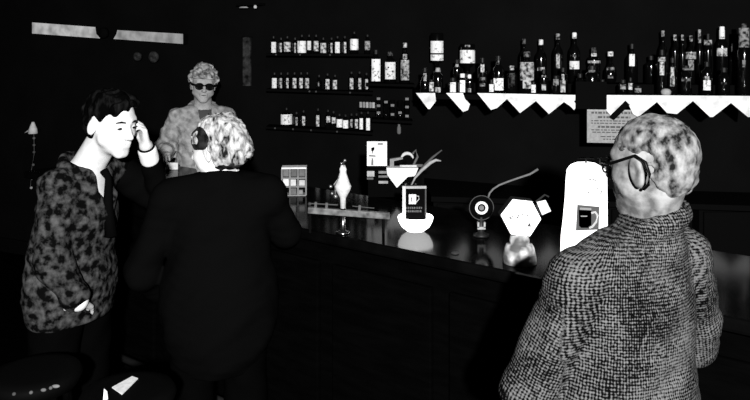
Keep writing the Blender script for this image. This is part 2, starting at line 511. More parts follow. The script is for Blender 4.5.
tag(top, 'glossy black bar top that the taps, bowl and rack stand on', 'bar top')
BT = 1.081
def on_bar(x, y):
    Y = (CZ-BT)*F/(y-H); return at(x, y, Y)

# back bar shelf, on the right
def sf(x): return 4.244-.138*x
SH = CZ-49/F*4.2
def sp(px, off, z): Y = (4.244+off)/(1+.138*(px-375)/F); return Vector(((px-375)/F*Y, Y, z))
XS0, XS1 = sp(418, 0, 0).x, 2.9
b = B()
pl = [(XS0, sf(XS0)), (XS1, sf(XS1)), (XS1, wr(XS1)), (XC, wl(XC)), (XS0, wl(XS0))]
prism(b, pl, SH-.03, SH)
shelf = obj('bottle_shelf', b, DARK); tag(shelf, 'long black back bar shelf carrying the rows of liquor bottles', 'shelf')
b = B(); pl = [(XS0+.25, sf(XS0)+.20), (XS1, sf(XS1)+.14), (XS1, wr(XS1)-.005), (XC, wl(XC)-.005), (XS0+.25, wl(XS0+.25)-.005)]
prism(b, pl, SH+.001, SH+.055); rs = obj('shelf_riser', b, DARK, shelf)
# cupboards under it
for k in range(5):
    x0 = .35+k*.5; x1 = x0+.49
    t = thing('back_bar_cupboard', ['black back bar cupboard nearest the folded napkin end', 'black back bar cupboard behind the lever tap', 'black back bar cupboard behind the hexagonal tap', 'black back bar cupboard behind the tall white tap', 'black back bar cupboard behind the tweed jacket'][k], 'cupboard', (x0, sf(x0)+.1, 0), 0, 'back bar cupboards')
    ya = sf(x1)+.06-(sf(x0)+.1); yb = wr(x1)-(sf(x0)+.1)-.02
    b = B(); box(b, 0, x1-x0, .02, yb-.06 if x1 > XC else yb, 0, .93); obj('cupboard_body', b, DARK, t)
    b = B(); box(b, .02, x1-x0-.02, -.001, .018, .08, .90); d = obj('door', b, DARK, t, bevel=.003)
    b = B(); box(b, x1-x0-.07, x1-x0-.055, -.018, 0, .5, .62); obj('handle', b, CAPD, d)
b = B(); prism(b, [(.33, sf(.33)+.03), (2.88, sf(2.88)+.03), (2.88, wr(2.88)-.003), (XC, wl(XC)-.003), (.33, wl(.33)-.003)], .93, .96)
tag(obj('back_bar_worktop', b, DARK), 'black worktop over the cupboards below the bottle shelf', 'worktop')

# scalloped shelf edging: four lengths of white paper
def edging(pxs, top_y, label, extra=0, holes=None, shadev=.75):
    """pxs: outline in photo pixels, hanging on the shelf front"""
    def w(px, py):
        Y = (4.244-.006)/(1+.138*(px-375)/F); return at(px, py, Y)
    poly = [w(*p) for p in pxs]
    b = B(); f = [b.verts.new(p) for p in poly]; g = [b.verts.new(p+Vector((0, .003, 0))) for p in poly]
    n = len(f)
    for t3 in tessellate_polygon([[Vector((p.x, p.z, 0)) for p in poly]]):
        b.faces.new([f[i] for i in t3]); b.faces.new([g[i] for i in t3][::-1])
    for i in range(n): b.faces.new((f[i], g[i], g[(i+1) % n], f[(i+1) % n]))
    o = obj('shelf_edging', b, noise_mat('white_paper_edging', .55, .85, 14, 4, p0=.3, p1=.5))
    return tag(o, label, 'shelf edging', 'white zigzag shelf edging')
edging([(416, 93), (435, 93), (436, 101), (430, 109), (428, 109)], 0, 'small single white triangle of edging at the left end of the bottle shelf')
edging([(446, 93), (463, 93), (465, 99), (470, 104), (468, 110), (463, 112)], 0, 'ragged white paper triangle of edging, second from the left end of the bottle shelf')
edging([(477, 93), (577, 95), (577, 100), (574, 101), (577, 106), (574, 110), (570, 106), (564, 102), (549, 114), (536, 101), (520, 113), (507, 99), (497, 108), (491, 110)], 0, 'long white zigzag edging with three points under the middle of the bottle shelf')
edging([(606, 95), (752, 96), (750, 117), (748, 117), (731, 103), (713, 117), (710, 117), (693, 101), (677, 114), (667, 113), (657, 102), (638, 117), (633, 114), (628, 103), (611, 116), (606, 110)], 0, 'long white zigzag edging at the right end of the bottle shelf')

# notice behind the tweed man's head
c = sp(614, -.035, 0); w_, h_ = 52/F*4.1, 33/F*4.1
c = sp(614, .012, 0)
nt_ = thing('notice_card', 'pale printed notice hanging below the bottle shelf beside the grey haired man', 'notice', (c.x, c.y+.0, at(0, 143, c.y).z), -.137)
b = B(); box(b, -w_/2, w_/2, -.002, .002, 0, h_); obj('card', b, shade(.36), nt_)
b = B()
for k, (z, l, r_) in enumerate([(.165, -.42, .42), (.14, -.3, .30), (.122, -.42, .45), (.108, -.42, .4), (.085, -.3, .35), (.07, -.42, .4), (.057, -.4, .42), (.033, -.25, .3), (.018, -.2, .2)]):
    x = l*w_
    while x < r_*w_:
        wd = random.uniform(.008, .028); box(b, x, min(x+wd, r_*w_), -.0032, -.0018, z, z+(.011 if k in (0, 1, 4) else .006)); x += wd+.006
obj('printed_lines', b, mat('faded_print', .10), nt_)
b = B(); box(b, -w_/2, w_/2, -.004, -.0012, h_-.006, h_); obj('card_rim', b, shade(.5), nt_)
for xx in (-.11, .11):
    b = B(); box(b, xx-.001, xx+.001, -.001, .001, h_-.002, SH-.03-at(0, 143, c.y).z); obj('hanging_wire', b, CAPD, nt_)
c2 = sp(619, -.012, 0); 
b = B(); slab(b, [(-.055, -.038), (-.03, -.055), (.058, .03), (.035, .052)], -.010, -.001); 
tag(obj('shelf_clip', b, DARK, None, loc=Vector((c2.x, c2.y+.002, at(0, 110, c2.y).z))), 'black clip lying across the zigzag edging above the printed notice', 'clip')
b = B(); box(b, -.085, .085, -.006, .008, 0, .155)
c3 = sp(591, -.012, 0); tag(obj('black_panel', b, DARK, None, loc=(c3.x, c3.y, at(0, 109, c3.y).z), rotz=-.137), 'small black panel standing in the gap of the zigzag edging', 'panel')

# ------------------------------------------------------------------ bottles
STY = {
 'wine': [(.90, 0), (1, .02), (1, .58), (.9, .66), (.42, .76), (.36, .8), (.34, .97), (.38, .975), (.38, 1)],
 'spirit': [(.92, 0), (1, .02), (1, .66), (.94, .72), (.55, .78), (.36, .82), (.34, .96), (.40, .965), (.40, 1)],
 'liqueur': [(.80, 0), (.98, .03), (1, .3), (.9, .48), (.5, .66), (.34, .76), (.32, .95), (.4, .955), (.4, 1)],
 'squat': [(.9, 0), (1, .04), (1, .62), (.85, .74), (.5, .8), (.46, .96), (.5, .965), (.5, 1)],
 'round': [(.6, 0), (.9, .08), (1, .26), (.9, .42), (.5, .58), (.34, .66), (.32, .94), (.42, .95), (.42, 1)],
}
MPP = lambda Y: Y/F
def bottle(base, Hh, R, style, labels, capv, label, group, cat='bottle', seg=20, name='liquor_bottle', body=None):
    t = thing(name, label, cat, base, 0, group)
    ang = math.atan2(-base[1], -base[0])
    prof = [(r*R, z*Hh) for r, z in STY[style]]
    cz = Hh*.93
    b = B(); lathe(b, [p for p in prof if p[1] <= cz]+[(STY[style][-3][0]*R, cz)], seg)
    obj('bottle_glass', b, body or GLASSD, t, smooth=True)
    b = B(); rr = STY[style][-1][0]*R*1.08; lathe(b, [(rr, cz-.012), (rr, Hh), (rr*.8, Hh+.003)], seg)
    obj('bottle_cap', b, lstock(capv) if capv else CAPD, t, smooth=False)
    def rad(z):
        for (r0, z0), (r1, z1) in zip(prof, prof[1:]):
            if z0 <= z <= z1: return r0+(r1-r0)*(z-z0)/max(z1-z0, 1e-6)
        return prof[-1][0]
    for z0, z1, w, v in labels:
        z0 = max(z0, .004); z1 = min(z1, Hh)
        r = max(rad(z0), rad((z0+z1)/2), rad(z1)) if (z1 < .62*Hh) else max(rad((z0+z1)/2), rad(z1))
        r = max(r, w/2*1.02)
        b = B(); curved_patch(b, r*1.03+.0004, w, z0, z1, ang); obj('bottle_label_or_glint', b, lstock(v), t)
    return t
# x, top, radius px, style, row offset, cap paleness, [(y0,y1,w,shade)], label
FR, BK, NR = .075, .30, .035
BOT = [
 (425, 68, 5, 'liqueur', FR, 0, [(73, 87, 3, .35)], 'slim dark bottle with a thin curved painted highlight, leftmost over the edging'),  # stands in for a wine glass, its highlight painted as a strip
 (438, 68, 5, 'squat', FR, .35, [(87, 92, 5, .4)], 'dark bottle with a faint pale cap, second from the left end of the shelf'),
 (431.5, 80, 3.5, 'squat', NR, 0, [(82, 91, 4, .6)], 'tiny bottle with a pale label standing before the left end bottles'),
 (453, 78, 5, 'squat', FR, 0, [(82, 92, 5.5, .75)], 'squat dark bottle with pale label left of the pair with round stoppers'),
 (462.5, 74, 4.5, 'squat', NR, .8, [(80, 92, 5, .85)], 'dark bottle with a round white stopper and a bright tall label'),
 (469.5, 75, 4, 'spirit', FR, .85, [(88, 92, 3, .3)], 'small dark bottle with a round white stopper, right of its twin'),
 (457, 60, 4, 'wine', BK, 0, [(64, 69, 2.5, .45)], 'tall thin dark bottle standing behind the two white stoppers'),
 (482.5, 58, 5, 'spirit', FR, 0, [(64, 72, 3.5, .6), (77, 80, 5, .2), (83, 86, 5, .3)], 'dark bottle with pale neck label and two thin bands'),
 (498.5, 56, 6, 'wine', FR, 0, [(58, 66, 1.5, .3), (78, 90, 9.5, .85)], 'dark wine bottle with a large round edged white label'),  # the narrow neck strip is a painted glint
 (491.5, 80, 3.2, 'squat', NR, 0, [(84, 91.5, 4, .85)], 'miniature bottle with a white label beside the dark wine bottle'),
 (512, 66, 5.5, 'spirit', FR, .5, [(73, 85, 5, .06)], 'very dark bottle with a small bright cap and hardly visible painted highlight'),  # the faint strip is a highlight painted on the glass
 (527, 52, 8, 'wine', FR, .15, [(62, 80, 13, .42), (80, 88, 8, .5)], 'largest bottle on the shelf, wrapped in pale grey paper'),
 (533.5, 82, 3, 'squat', NR, 0, [(84.5, 92.5, 4, .85)], 'miniature bottle with a bright white label before the largest bottle'),
 (524, 39, 4.5, 'wine', BK, .10, [], 'tall dark bottle half hidden behind the largest bottle'),
 (541, 40, 5.5, 'wine', BK, .7, [(67, 70.5, 7, .4)], 'tall dark bottle with a white cap right of the largest bottle'),
 (543.8, 70, 4.5, 'spirit', FR, 0, [(75, 78, 4, .25), (84, 90, 4, .45)], 'short dark bottle with two small labels below the white capped one'),
 (558, 34, 5, 'wine', BK, .38, [(54, 68, 3.5, .45)], 'tall dark bottle with a grey cap and narrow label above the middle edging'),
 (556, 76, 4.5, 'squat', NR, 0, [(79, 85, 5, .25)], 'squat dark bottle with a dim grey label above the third edging point'),
 (563, 68, 5, 'spirit', FR, 0, [(74, 80, 2.5, .6), (80, 92, 4.5, .5)], 'dark bottle with a bright narrow streaked label'),
 (574.5, 33, 5.5, 'wine', BK, .75, [(54, 57, 3, .2), (61, 69, 9, .7)], 'tall dark bottle with bright cap and wide white label near the black panel'),
 (580, 74, 4.5, 'squat', FR, 0, [(83, 90, 4.5, .6)], 'short dark bottle with a pale label just left of the black panel'),
 (594, 48, 6, 'spirit', BK, .1, [(53, 59, 5, .65), (60.5, 63, 12, .4)], 'dark bottle with pale neck label and broad band above the black panel'),
 (592, 66, 7, 'squat', FR, 0, [(70, 74, 6, .2), (82, 87, 11, .35)], 'wide dark bottle with a broad low grey label above the black panel'),
 (602.5, 80, 4, 'squat', NR, 0, [(87, 92, 4.5, .35)], 'small dark jar shaped bottle at the right of the black panel'),
 (610.5, 52, 6, 'round', BK, .75, [(67, 70, 7, .25), (75, 78, 5, .15)], 'round bodied dark bottle with a bright round cap'),
 (623, 80, 5, 'squat', FR, 0, [(84, 89, 5, .3)], 'squat bottle with dim grey label over the black clip'),
 (630.5, 78, 3.5, 'spirit', NR, 0, [(83, 89.5, 3.5, .6)], 'small bottle with a pale narrow label right of the squat one over the clip'),
 (632, 44, 5.5, 'wine', BK, 0, [(54, 66, 5, .8)], 'tall dark bottle with one bright upright label, alone above the clip'),
 (638, 86, 4.5, 'squat', NR, 0, [(88, 92, 6, .25)], 'low dark pot with a dim label right of the black clip'),
 (651, 56, 5.5, 'spirit', BK, 0, [], 'plain black bottle without a visible label left of the tall pale label'),
 (662, 50, 5, 'spirit', FR, 0, [(57, 62, 7, .5), (62, 75, 4, .6)], 'dark bottle with a tall pale label above the white pot'),
 (672.5, 58, 5, 'wine', FR, 0, [(67, 78, 3, .5), (76, 86, 4, .45)], 'dark bottle with a long streaked label right of the white pot'),
 (663, 31, 4, 'wine', BK, .3, [], 'tall back row bottle with a dim cap above the white pot'),
 (675, 35, 3.4, 'spirit', BK, .65, [], 'tall back row bottle with a bright oval cap, left of three'),
 (682.5, 35, 3, 'wine', BK, .5, [], 'tall thin back row bottle with a slim pale cap, middle of three'),
 (691, 36, 3.8, 'spirit', BK, .3, [(52, 59, 9, .4), (60, 70, 5, .3)], 'tall back row bottle with a slanted grey label, right of three'),
 (686, 66, 5.5, 'squat', FR, 0, [(68, 70, 6, .2), (78, 81, 8, .15)], 'squat front bottle with two thin dim bands'),
 (699.5, 30, 3.4, 'wine', BK, .4, [(36, 43, 2.5, .3)], 'tall back row bottle with a thin dim cap and neck label'),
 (708, 34, 4, 'spirit', BK, 0, [(40, 45, 7, .45)], 'tall back row bottle with a grey oval shoulder label'),
 (707, 62, 5.5, 'spirit', FR, 0, [(76, 80, 4, .6), (80, 90, 6.5, .8)], 'front row bottle with a bright white label low on its right'),
 (722, 27, 5.5, 'spirit', BK, .85, [(30, 39, 4.8, .8), (48, 56, 9, .55)], 'tallest back row bottle with a long white capped neck'),
 (733.5, 44, 4.2, 'wine', BK, .1, [(46, 52, 4, .10)], 'dim back row bottle between the white capped and the grey one'),
 (724, 68, 5.5, 'squat', FR, 0, [(82, 84, 5, .06)], 'nearly invisible dark front bottle below the tallest one'),
 (744, 24, 6, 'wine', FR, .1, [(28, 50, 9, .25), (60, 67, 3, .2)], 'tall grey sleeved bottle at the right edge of the picture'),
]
for x, top_, Rp, st, off, cv, labs, lab in BOT:
    zb = SH+(.0555 if off == BK else .001)
    base = sp(x, off, zb); k = base.y/F
    Hh = (CZ-(top_-H)*k)-zb
    L = [((CZ-(y1-H)*k)-zb, (CZ-(y0-H)*k)-zb, w*k, v) for y0, y1, w, v in labs]
    bottle(base, Hh, Rp*k, st, L, cv, lab, 'liquor bottles on the back bar shelf')
# white pot
p = sp(666, .0355, SH+.001); b = B(); lathe(b, [(.018, 0), (.026, .01), (.028, .025), (.020, .036), (.006, .040)], 20)
tag(obj('lidded_pot', b, shade(.42), None, loc=p, smooth=True), 'small round pale pot standing before the bottles on the right', 'pot')

# inverted bottles on wall optics
def optic(px, y0, y1, R, labs, label, wallf=wl):
    x = (px-375)/F; base_off = .10
    # wall point along the ray, then step into the room
    Yw = 4.97/(1+.45*x) if wallf is wl else 4.66/(1+.138*x)
    Y = Yw-.14; k = Y/F; P = at(px, y1, Y)
    t = thing('wall_optic', label, 'bottle', P, 0, 'inverted bottles on wall optics')
    Hh = (y1-y0)*k; Rr = R*k; b = B()
    lathe(b, [(Rr*.35, 0), (Rr*.35, Hh*.2), (Rr*.6, Hh*.27), (Rr, Hh*.36), (Rr, Hh*.97), (Rr*.9, Hh)], 20)
    obj('bottle_glass', b, GLASSD, t, smooth=True)
    for a, c_, w, v in labs:
        b = B(); curved_patch(b, max(Rr, w*k/2*1.02)+.0008, w*k, (y1-c_)*k, (y1-a)*k, math.atan2(-P.y, -P.x)); obj('bottle_label_or_glint', b, lstock(v), t)
    b = B(); lathe(b, [(Rr*.3, -.035), (Rr*.62, -.03), (Rr*.62, -.004), (Rr*.4, .004)], 16); obj('measure', b, DULLM, t, smooth=True)
    b = B(); box(b, -.012, .012, .0, .14-.004+ (.02), .01, .03); box(b, -.02, .02, .13, .145, -.03, Hh*.6); obj('bracket', b, DARK, t)
    return t
optic(437, 33, 71, 6.5, [(41, 53, 12.5, .8), (54.5, 60.5, 12.5, .8)], 'inverted bottle on the wall with two stacked white labels')
optic(467.5, 44, 74, 7.5, [(50, 63, 14.5, .8), (45, 47, 5, .35)], 'inverted bottle on the wall with one square white label, right of the other')

# three labelled bottles on the small corner shelf
def lw(px, off): Y = (4.97-off)/(1+.45*(px-375)/F); return Y
z_s = CZ-(83-H)/F*lw(390, .10)
x0, x1 = at(366, 0, lw(366, .1)).x, at(413, 0, lw(413, .1)).x
def left_shelf(px0, px1, z, dep, label, th=.016, group='glass shelves on the left wall'):
    xa, xb = at(px0, 0, lw(px0, dep)).x, at(px1, 0, lw(px1, dep)).x
    b = B(); prism(b, [(xa, wl(xa)-dep), (xb, wl(xb)-dep), (xb, wl(xb)-.001), (xa, wl(xa)-.001)], z-th, z)
    o = obj('wall_shelf', b, DARK); tag(o, label, 'shelf', group); return o
left_shelf(366, 415, z_s, .20, 'short black corner shelf under the three white labelled bottles')
for x, t_, Rp, st, cv, labs, lab in [
  (376, 50, 5.5, 'spirit', 0, [(59, 81, 8.5, .85)], 'dark bottle with a tall blank white label, leftmost on the corner shelf'),
  (390.3, 52, 6, 'spirit', .1, [(62, 79, 10, .75)], 'dark bottle with a square marked white label, middle of the corner shelf'),
  (405, 43, 5, 'wine', .6, [(54, 60, 4, .4), (60, 80, 8, .38)], 'tall bottle with a grey blotchy label, rightmost on the corner shelf')]:
    Y = lw(x, .11); k = Y/F; base = at(x, 83, Y); base.z = z_s+.001
    L = [((CZ-(y1-H)*k)-base.z, (CZ-(y0-H)*k)-base.z, w*k, v) for y0, y1, w, v in labs]
    bt = bottle(base, (CZ-(t_-H)*k)-base.z, Rp*k, st, L, cv, lab, 'bottles on the corner shelf')
    if x == 390.3:
        b = B(); R_ = Rp*k+.0035; 
        for zz, ww, a_ in ((L[0][0]+.075, .010, -.3), (L[0][0]+.05, .012, .35), (L[0][0]+.03, .008, -.4)):
            b = B(); curved_patch(b, R_, ww, zz, zz+.008, math.atan2(-base.y, -base.x)+a_)
            obj('label_mark', b, BLACKP, bt)
# the stemmed glasses under the corner shelf, hung in strings
n_ = 0
z_g = CZ-(119-H)/F*lw(390, .1)
left_shelf(372, 413, z_g, .17, 'short black ledge with small glasses below the corner shelf')
for x, ys in ((378.5, (99, 106, 113)), (392.5, (105, 114)), (407, (98, 106, 115)), (386, (102,)), (400, (112,))):
    Y = lw(x, .11); k = Y/F; base = at(x, 119, Y); base.z = z_g+.001
    t = thing('shot_glass_stack', {378.5: 'leftmost stack of dim glasses under the corner shelf', 392.5: 'third stack of dim glasses from the left under the corner shelf', 407: 'rightmost tall stack of dim glasses under the corner shelf', 386: 'second, nearly black stack of glasses under the corner shelf', 400: 'fourth stack of glasses under the corner shelf, with one dim band'}[x], 'glasses', base, 0, 'stacked small glasses under the corner shelf')
    b = B(); hh = 19*k
    lathe(b, [(.016, 0), (.019, hh*.32), (.016, hh*.33), (.019, hh*.65), (.016, hh*.66), (.019, hh*.98), (.017, hh)], 16); obj('glass_stack', b, GLASSD, t, smooth=True)
    for y_ in ys:
        b = B(); z_ = (119-y_)*k; curved_patch(b, .0205, .022, z_-.008, z_+.008, math.atan2(-Y, -base.x)); obj('rim_band', b, shade(.22), t)
Y = lw(399, .10); k = Y/F
b = B(); lathe(b, [(.010, 0), (.014, .01), (.013, .045), (.008, .055), (.008, .085), (.003, .09)], 14)
tag(obj('bottle_opener', b, shade(.16), None, loc=at(399, 134, lw(399, .02))+Vector((0, -.0, 0)), smooth=True), 'small pale hanging bottle opener below the ledge of small glasses', 'opener')

# shelves on the left: made-up miniatures, pale labels stand in for glass highlights
ROWS = [
 (1, 53.5, [(273.5, 42, 53, 4.5, .75), (281, 43, 52, 2, .5), (287.3, 42, 51.5, 6.5, .6), (295, 43, 53, 1.6, .4), (301.8, 41, 53, 8.5, .85), (309, 41, 50, 3.5, .7), (316, 41, 51, 4.5, .6), (323.3, 43, 53, 5.5, .6), (331.5, 43, 53, 1.8, .5), (337.5, 42, 53, 4.5, .75), (344.8, 42, 53, 2.2, .6), (354.3, 39, 50, 8, .85), (367.5, 41, 50, 5, .35)]),
 (2, 89.5, [(274.5, 78, 88, 4.5, .75), (281, 78, 88, 2.2, .4), (287.6, 78, 88, 2.2, .5), (294.5, 78, 88, 3.5, .55), (301, 78, 88, 3.2, .6), (307.3, 78, 88, 3.5, .45), (319, 82, 86, 1.2, .3), (327.5, 79, 89, 3.8, .6), (335, 80, 89, 3.8, .6), (351.5, 78, 89, 3.4, .55), (359.5, 78, 89, 2.6, .5), (366.5, 79, 89, 2.6, .5)]),
 (3, 127.5, [(286.5, 114, 124, 11, .8), (296.5, 117, 125, 2, .3), (303.5, 116, 125, 2.8, .55), (318, 115, 126, 3, .55), (328, 116, 122, 3.5, .6), (333.5, 117, 123, 3.5, .6), (339.5, 119, 127, 5.5, .85), (345.5, 120, 128, 5, .85), (351.5, 119, 127, 2, .4), (356.5, 119, 128, 2.8, .6), (361.5, 118, 129, 3.2, .8), (368, 118, 130, 3.6, .8)]),
]
ORD = ['leftmost', 'second', 'third', 'fourth', 'fifth', 'sixth', 'seventh', 'eighth', 'ninth', 'tenth', 'eleventh', 'twelfth', 'thirteenth']
RN = {1: 'top', 2: 'middle', 3: 'bottom'}
rowY0 = 4.97-.09
for r_, by, items in ROWS:
    Ym = lw(305, .09); zb = CZ-(by-H)/F*Ym
    o = left_shelf(266, 373, zb, .16, '%s of three narrow black shelves lined with small stand-in bottles' % RN[r_])
    if r_ in (1, 2, 3):
        for px in {1: (276, 300, 330), 2: (309.5, 316, 350), 3: (275, 293, 311, 337)}[r_]:
            Yt = lw(px, .162); P = at(px, 0, Yt); b = B()
            lathe(b, [(.006, 0), (.007, .003), (.003, .005)], 10, Matrix.Translation((P.x, P.y, zb-.008)) @ Matrix.Rotation(PI/2, 4, 'X'))
            obj('shelf_stud', b, shade(.07), o, smooth=True)
    for i, (x, y0, y1, w, v) in enumerate(items):
        Y = lw(x, .09); k = Y/F; base = at(x, 0, Y); base.z = zb+.0008
        Rr = max(3.0, w/2*1.03)*k
        wd = 'wide' if w > 6 else ('narrow' if w < 2.6 else 'medium')
        lab = '%s small stand-in bottle on the %s left shelf, with %s %s painted highlight' % (ORD[i]+(' from left' if i else ''), RN[r_], wd, 'bright' if v >= .7 else ('dim' if v < .5 else 'pale'))
        z0 = max((CZ-(y1-H)*k)-base.z, .004); z1 = (CZ-(y0-H)*k)-base.z
        z1 = max(z1, z0+.03)
        Hh = max(z1*1.45, .10)
        t = thing('standin_miniature', lab, 'bottle', base, 0, 'small stand-in bottles on the three left shelves')
        b = B(); lathe(b, [(Rr*.9, 0), (Rr, .003), (Rr, z1*1.02), (Rr*.8, z1*1.1), (.009, z1*1.22), (.0085, Hh)], 16); obj('bottle_glass', b, GLASSD, t, smooth=True)
        b = B(); lathe(b, [(.0095, Hh-.01), (.0095, Hh+.004)], 12); obj('bottle_cap', b, CAPD, t)
        b = B(); curved_patch(b, Rr+.0008, w*k, z0, z1, math.atan2(-base.y, -base.x)+random.uniform(-.12, .12)*(w < 5)); obj('bottle_label_or_glint', b, lstock(v), t)
# tins between second and third rows
Y = lw(366, .05)
for i, x in enumerate((360.8, 364, 367.2, 370.5, 373.5)):
    P = at(x, 107, lw(x, .055)); P.z = CZ-(107.5-H)/F*Y
    b = B(); lathe(b, [(.010, 0), (.010, .034), (.008, .038)], 12)
    tag(obj('small_tin', b, shade((.35, .3, .45, .3, .5)[i]), None, loc=P, smooth=False), '%s of five tiny pale tins on the short ledge over the bottom row' % ORD[i], 'tin', 'tiny tins on the short ledge')
left_shelf(358, 376, CZ-(107.5-H)/F*Y-.001, .10, 'very short black ledge holding five tiny tins')

# ------------------------------------------------------------------ left end of the room
def wall_panel(pts, label, v, name='light_box', d0=.06, cat='light box'):
    P = []
    for x, y in pts:
        Y = (4.97-d0)/(1+.45*(x-375)/F); P.append(at(x, y, Y))
    n_ = Vector((.45, 1, 0)).normalized()
    c_ = sum(P, Vector())/len(P)
    t = thing(name, label, cat, c_)
    def plate(nm, grow, a, d, m):
        b = B(); q = [c_+(p-c_)*grow for p in P]
        f = [b.verts.new(p+n_*a-c_) for p in q]; g = [b.verts.new(p+n_*d-c_) for p in q]
        b.faces.new(f); b.faces.new(g[::-1])
        for i in range(len(f)): b.faces.new((f[i], g[i], g[(i+1) % len(f)], f[(i+1) % len(f)]))
        return obj(nm, b, m, t)
    plate('housing', 1.01, .008, d0/1.0967*1.0, DARK)
    return t, plate
def emit(name, lo, hi, scale):
    m = noise_mat(name, .02, .03, scale); nt = m.node_tree; b = nt.nodes['Principled BSDF']
    r = nt.nodes.new('ShaderNodeValToRGB'); n = [q for q in nt.nodes if q.type == 'TEX_NOISE'][0]
    r.color_ramp.elements[0].position = .3; r.color_ramp.elements[0].color = (lo, lo, lo, 1)
    r.color_ramp.elements[1].position = .7; r.color_ramp.elements[1].color = (hi, hi, hi, 1)
    nt.links.new(n.outputs['Fac'], r.inputs[0]); nt.links.new(r.outputs[0], b.inputs['Emission Color']); b.inputs['Emission Strength'].default_value = 1
    return m
for pts, lab, lo, hi in (([(31.5, 33.5), (100, 38.5), (96, 34), (95, 27), (31.5, 22.3)], 'long frosted light box high on the back wall, the left one', .22, .50),
                         ([(113, 39), (183, 44), (183, 33.8), (117, 30), (116, 34)], 'long frosted light box high on the back wall, the right one', .16, .36)):
    t, plate = wall_panel(pts, lab, 0); plate('diffuser', .985, 0, .010, emit('frosted_diffuser_%02d' % int(hi*100), lo, hi, 12))
# wall lamp between them
def wall_at(x, y, d0=.05): return at(x, y, (4.97-d0)/(1+.45*(x-375)/F))
def aim(v=(.45, 1, 0)): return math.atan2(v[1], v[0])-PI/2
WA = math.atan2(-.45, 1.0)      # the left stretch's heading
def knob(px, y, r, m, name, label, cat):
    P = wall_at(px, y, 0.002); b = B()
    lathe(b, [(r*.5, 0), (r*.5, .02), (r, .022), (r, .05), (r*.7, .062), (r*.2, .066)], 18, Matrix.Rotation(WA, 4, 'Z') @ Matrix.Rotation(PI/2, 4, 'X'))
    return tag(obj(name, b, m, None, loc=P, smooth=True), label, cat)
knob(107, 33, .045, DARK, 'round_wall_lamp', 'unlit black round lamp between the two light boxes', 'lamp')
dim = noise_mat('dim_grey_plastic', .01, .05, 40)
knob(141, 56.5, .035, dim, 'wall_hook', 'left of two small round hooks below the right light box', 'hook')
knob(157, 57, .045, dim, 'wall_hook', 'right and larger of two round hooks below the right light box', 'hook')
# hanging dim strip
P0_, P1_ = wall_at(247, 86, .03), wall_at(247, 37, .03)
b = B(); hh = P1_.z-P0_.z
box(b, -.032, .032, -.012, .012, 0, hh, Matrix.Rotation(WA, 4, 'Z'))
o = obj('hanging_towel', b, noise_mat('dim_towel', .006, .055, 20, 3), None, loc=P0_, bevel=.004); tag(o, 'narrow dim grey towel hanging on the wall behind the barmaid', 'towel')
b = B(); tube(b, [(-.04, .0, hh), (.04, -.0, hh)], .006, 8); box(b, -.006, .006, 0, .03, hh-.005, hh+.005); obj('towel_peg', b, DARK, o)
# small spot lamps at the top
P = wall_at(247, 7, .10); t = thing('spotlight_bar', 'small wall bar with two pale spots above the barmaid', 'lamp', P, WA)
b = B(); box(b, -.10, .10, .0, .10, .012, .03); obj('mounting_bar', b, DARK, t)
b = B(); lathe(b, [(.03, -.02), (.035, -.012), (.02, .012)], 14, Matrix.Translation((-.03, -.0, 0)) @ Matrix.Diagonal((1.2, .5, .35, 1))); obj('lamp_head', b, shade(.4), t, smooth=True)
b = B(); lathe(b, [(.010, -.012), (.013, 0), (.008, .012)], 12, Matrix.Translation((.072, 0, 0))); obj('lamp_head', b, shade(.7), t, smooth=True)
# little wall lamp with cord, far left
P = wall_at(33, 130, .09); t = thing('wall_lamp', 'small white shaded wall lamp with a beaded cord at far left', 'lamp', P, WA)
b = B(); lathe(b, [(.040, -.03), (.034, .01), (.016, .055), (.010, .07)], 14); obj('lamp_shade', b, shade(.8), t, smooth=True)
b = B(); slab(b, [(-.10, -.03), (-.02, .02), (-.02, -.01)], -.004, .004); obj('switch_pull', b, shade(.5), t)
b = B(); box(b, -.01, .01, .0, .085, -.02, 0); obj('wall_arm', b, DARK, t)
b = B(); tube(b, [(.01, 0, -.03), (.015, 0, -.2), (-.02, 0, -.35), (-.03, 0, -.50)], .003, 6)
cd = obj('cord', b, shade(.10), t)
for z_, v in ((-.07, .18), (-.13, .12), (-.19, .10), (-.30, .12), (-.42, .3), (-.50, .45)):
    b = B(); xx = .012 if z_ > -.2 else .015-.12*(-z_-.2); bmesh.ops.create_uvsphere(b, u_segments=8, v_segments=6, radius=.012)
    bmesh.ops.translate(b, vec=(xx, 0, z_), verts=b.verts); obj('bead', b, shade(v), cd)

# ------------------------------------------------------------------ things on the bar
ADDGLOW = mat('opal_added_glow', .8, .3, .4)  # white tap fronts with a glow added to brighten them
ADDGLOW.node_tree.nodes['Principled BSDF'].inputs['Emission Color'].default_value = (1, 1, 1, 1)
ADDGLOW.node_tree.nodes['Principled BSDF'].inputs['Emission Strength'].default_value = 2.2
def glow_print(v):  # prints with added emission, lifting the tower panel out of shadow
    m = mat('print_added_glow_%03d' % int(v*100), v*.8, .5, .1); q = m.node_tree.nodes['Principled BSDF']
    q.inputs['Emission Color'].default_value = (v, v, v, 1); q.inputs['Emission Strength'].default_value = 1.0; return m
BOWLGLOW = mat('bowl_added_glow', .8, .3, .4)  # glow added to the bowl for its whiteness and its reflection
BOWLGLOW.node_tree.nodes['Principled BSDF'].inputs['Emission Color'].default_value = (1, 1, 1, 1)
BOWLGLOW.node_tree.nodes['Principled BSDF'].inputs['Emission Strength'].default_value = 4
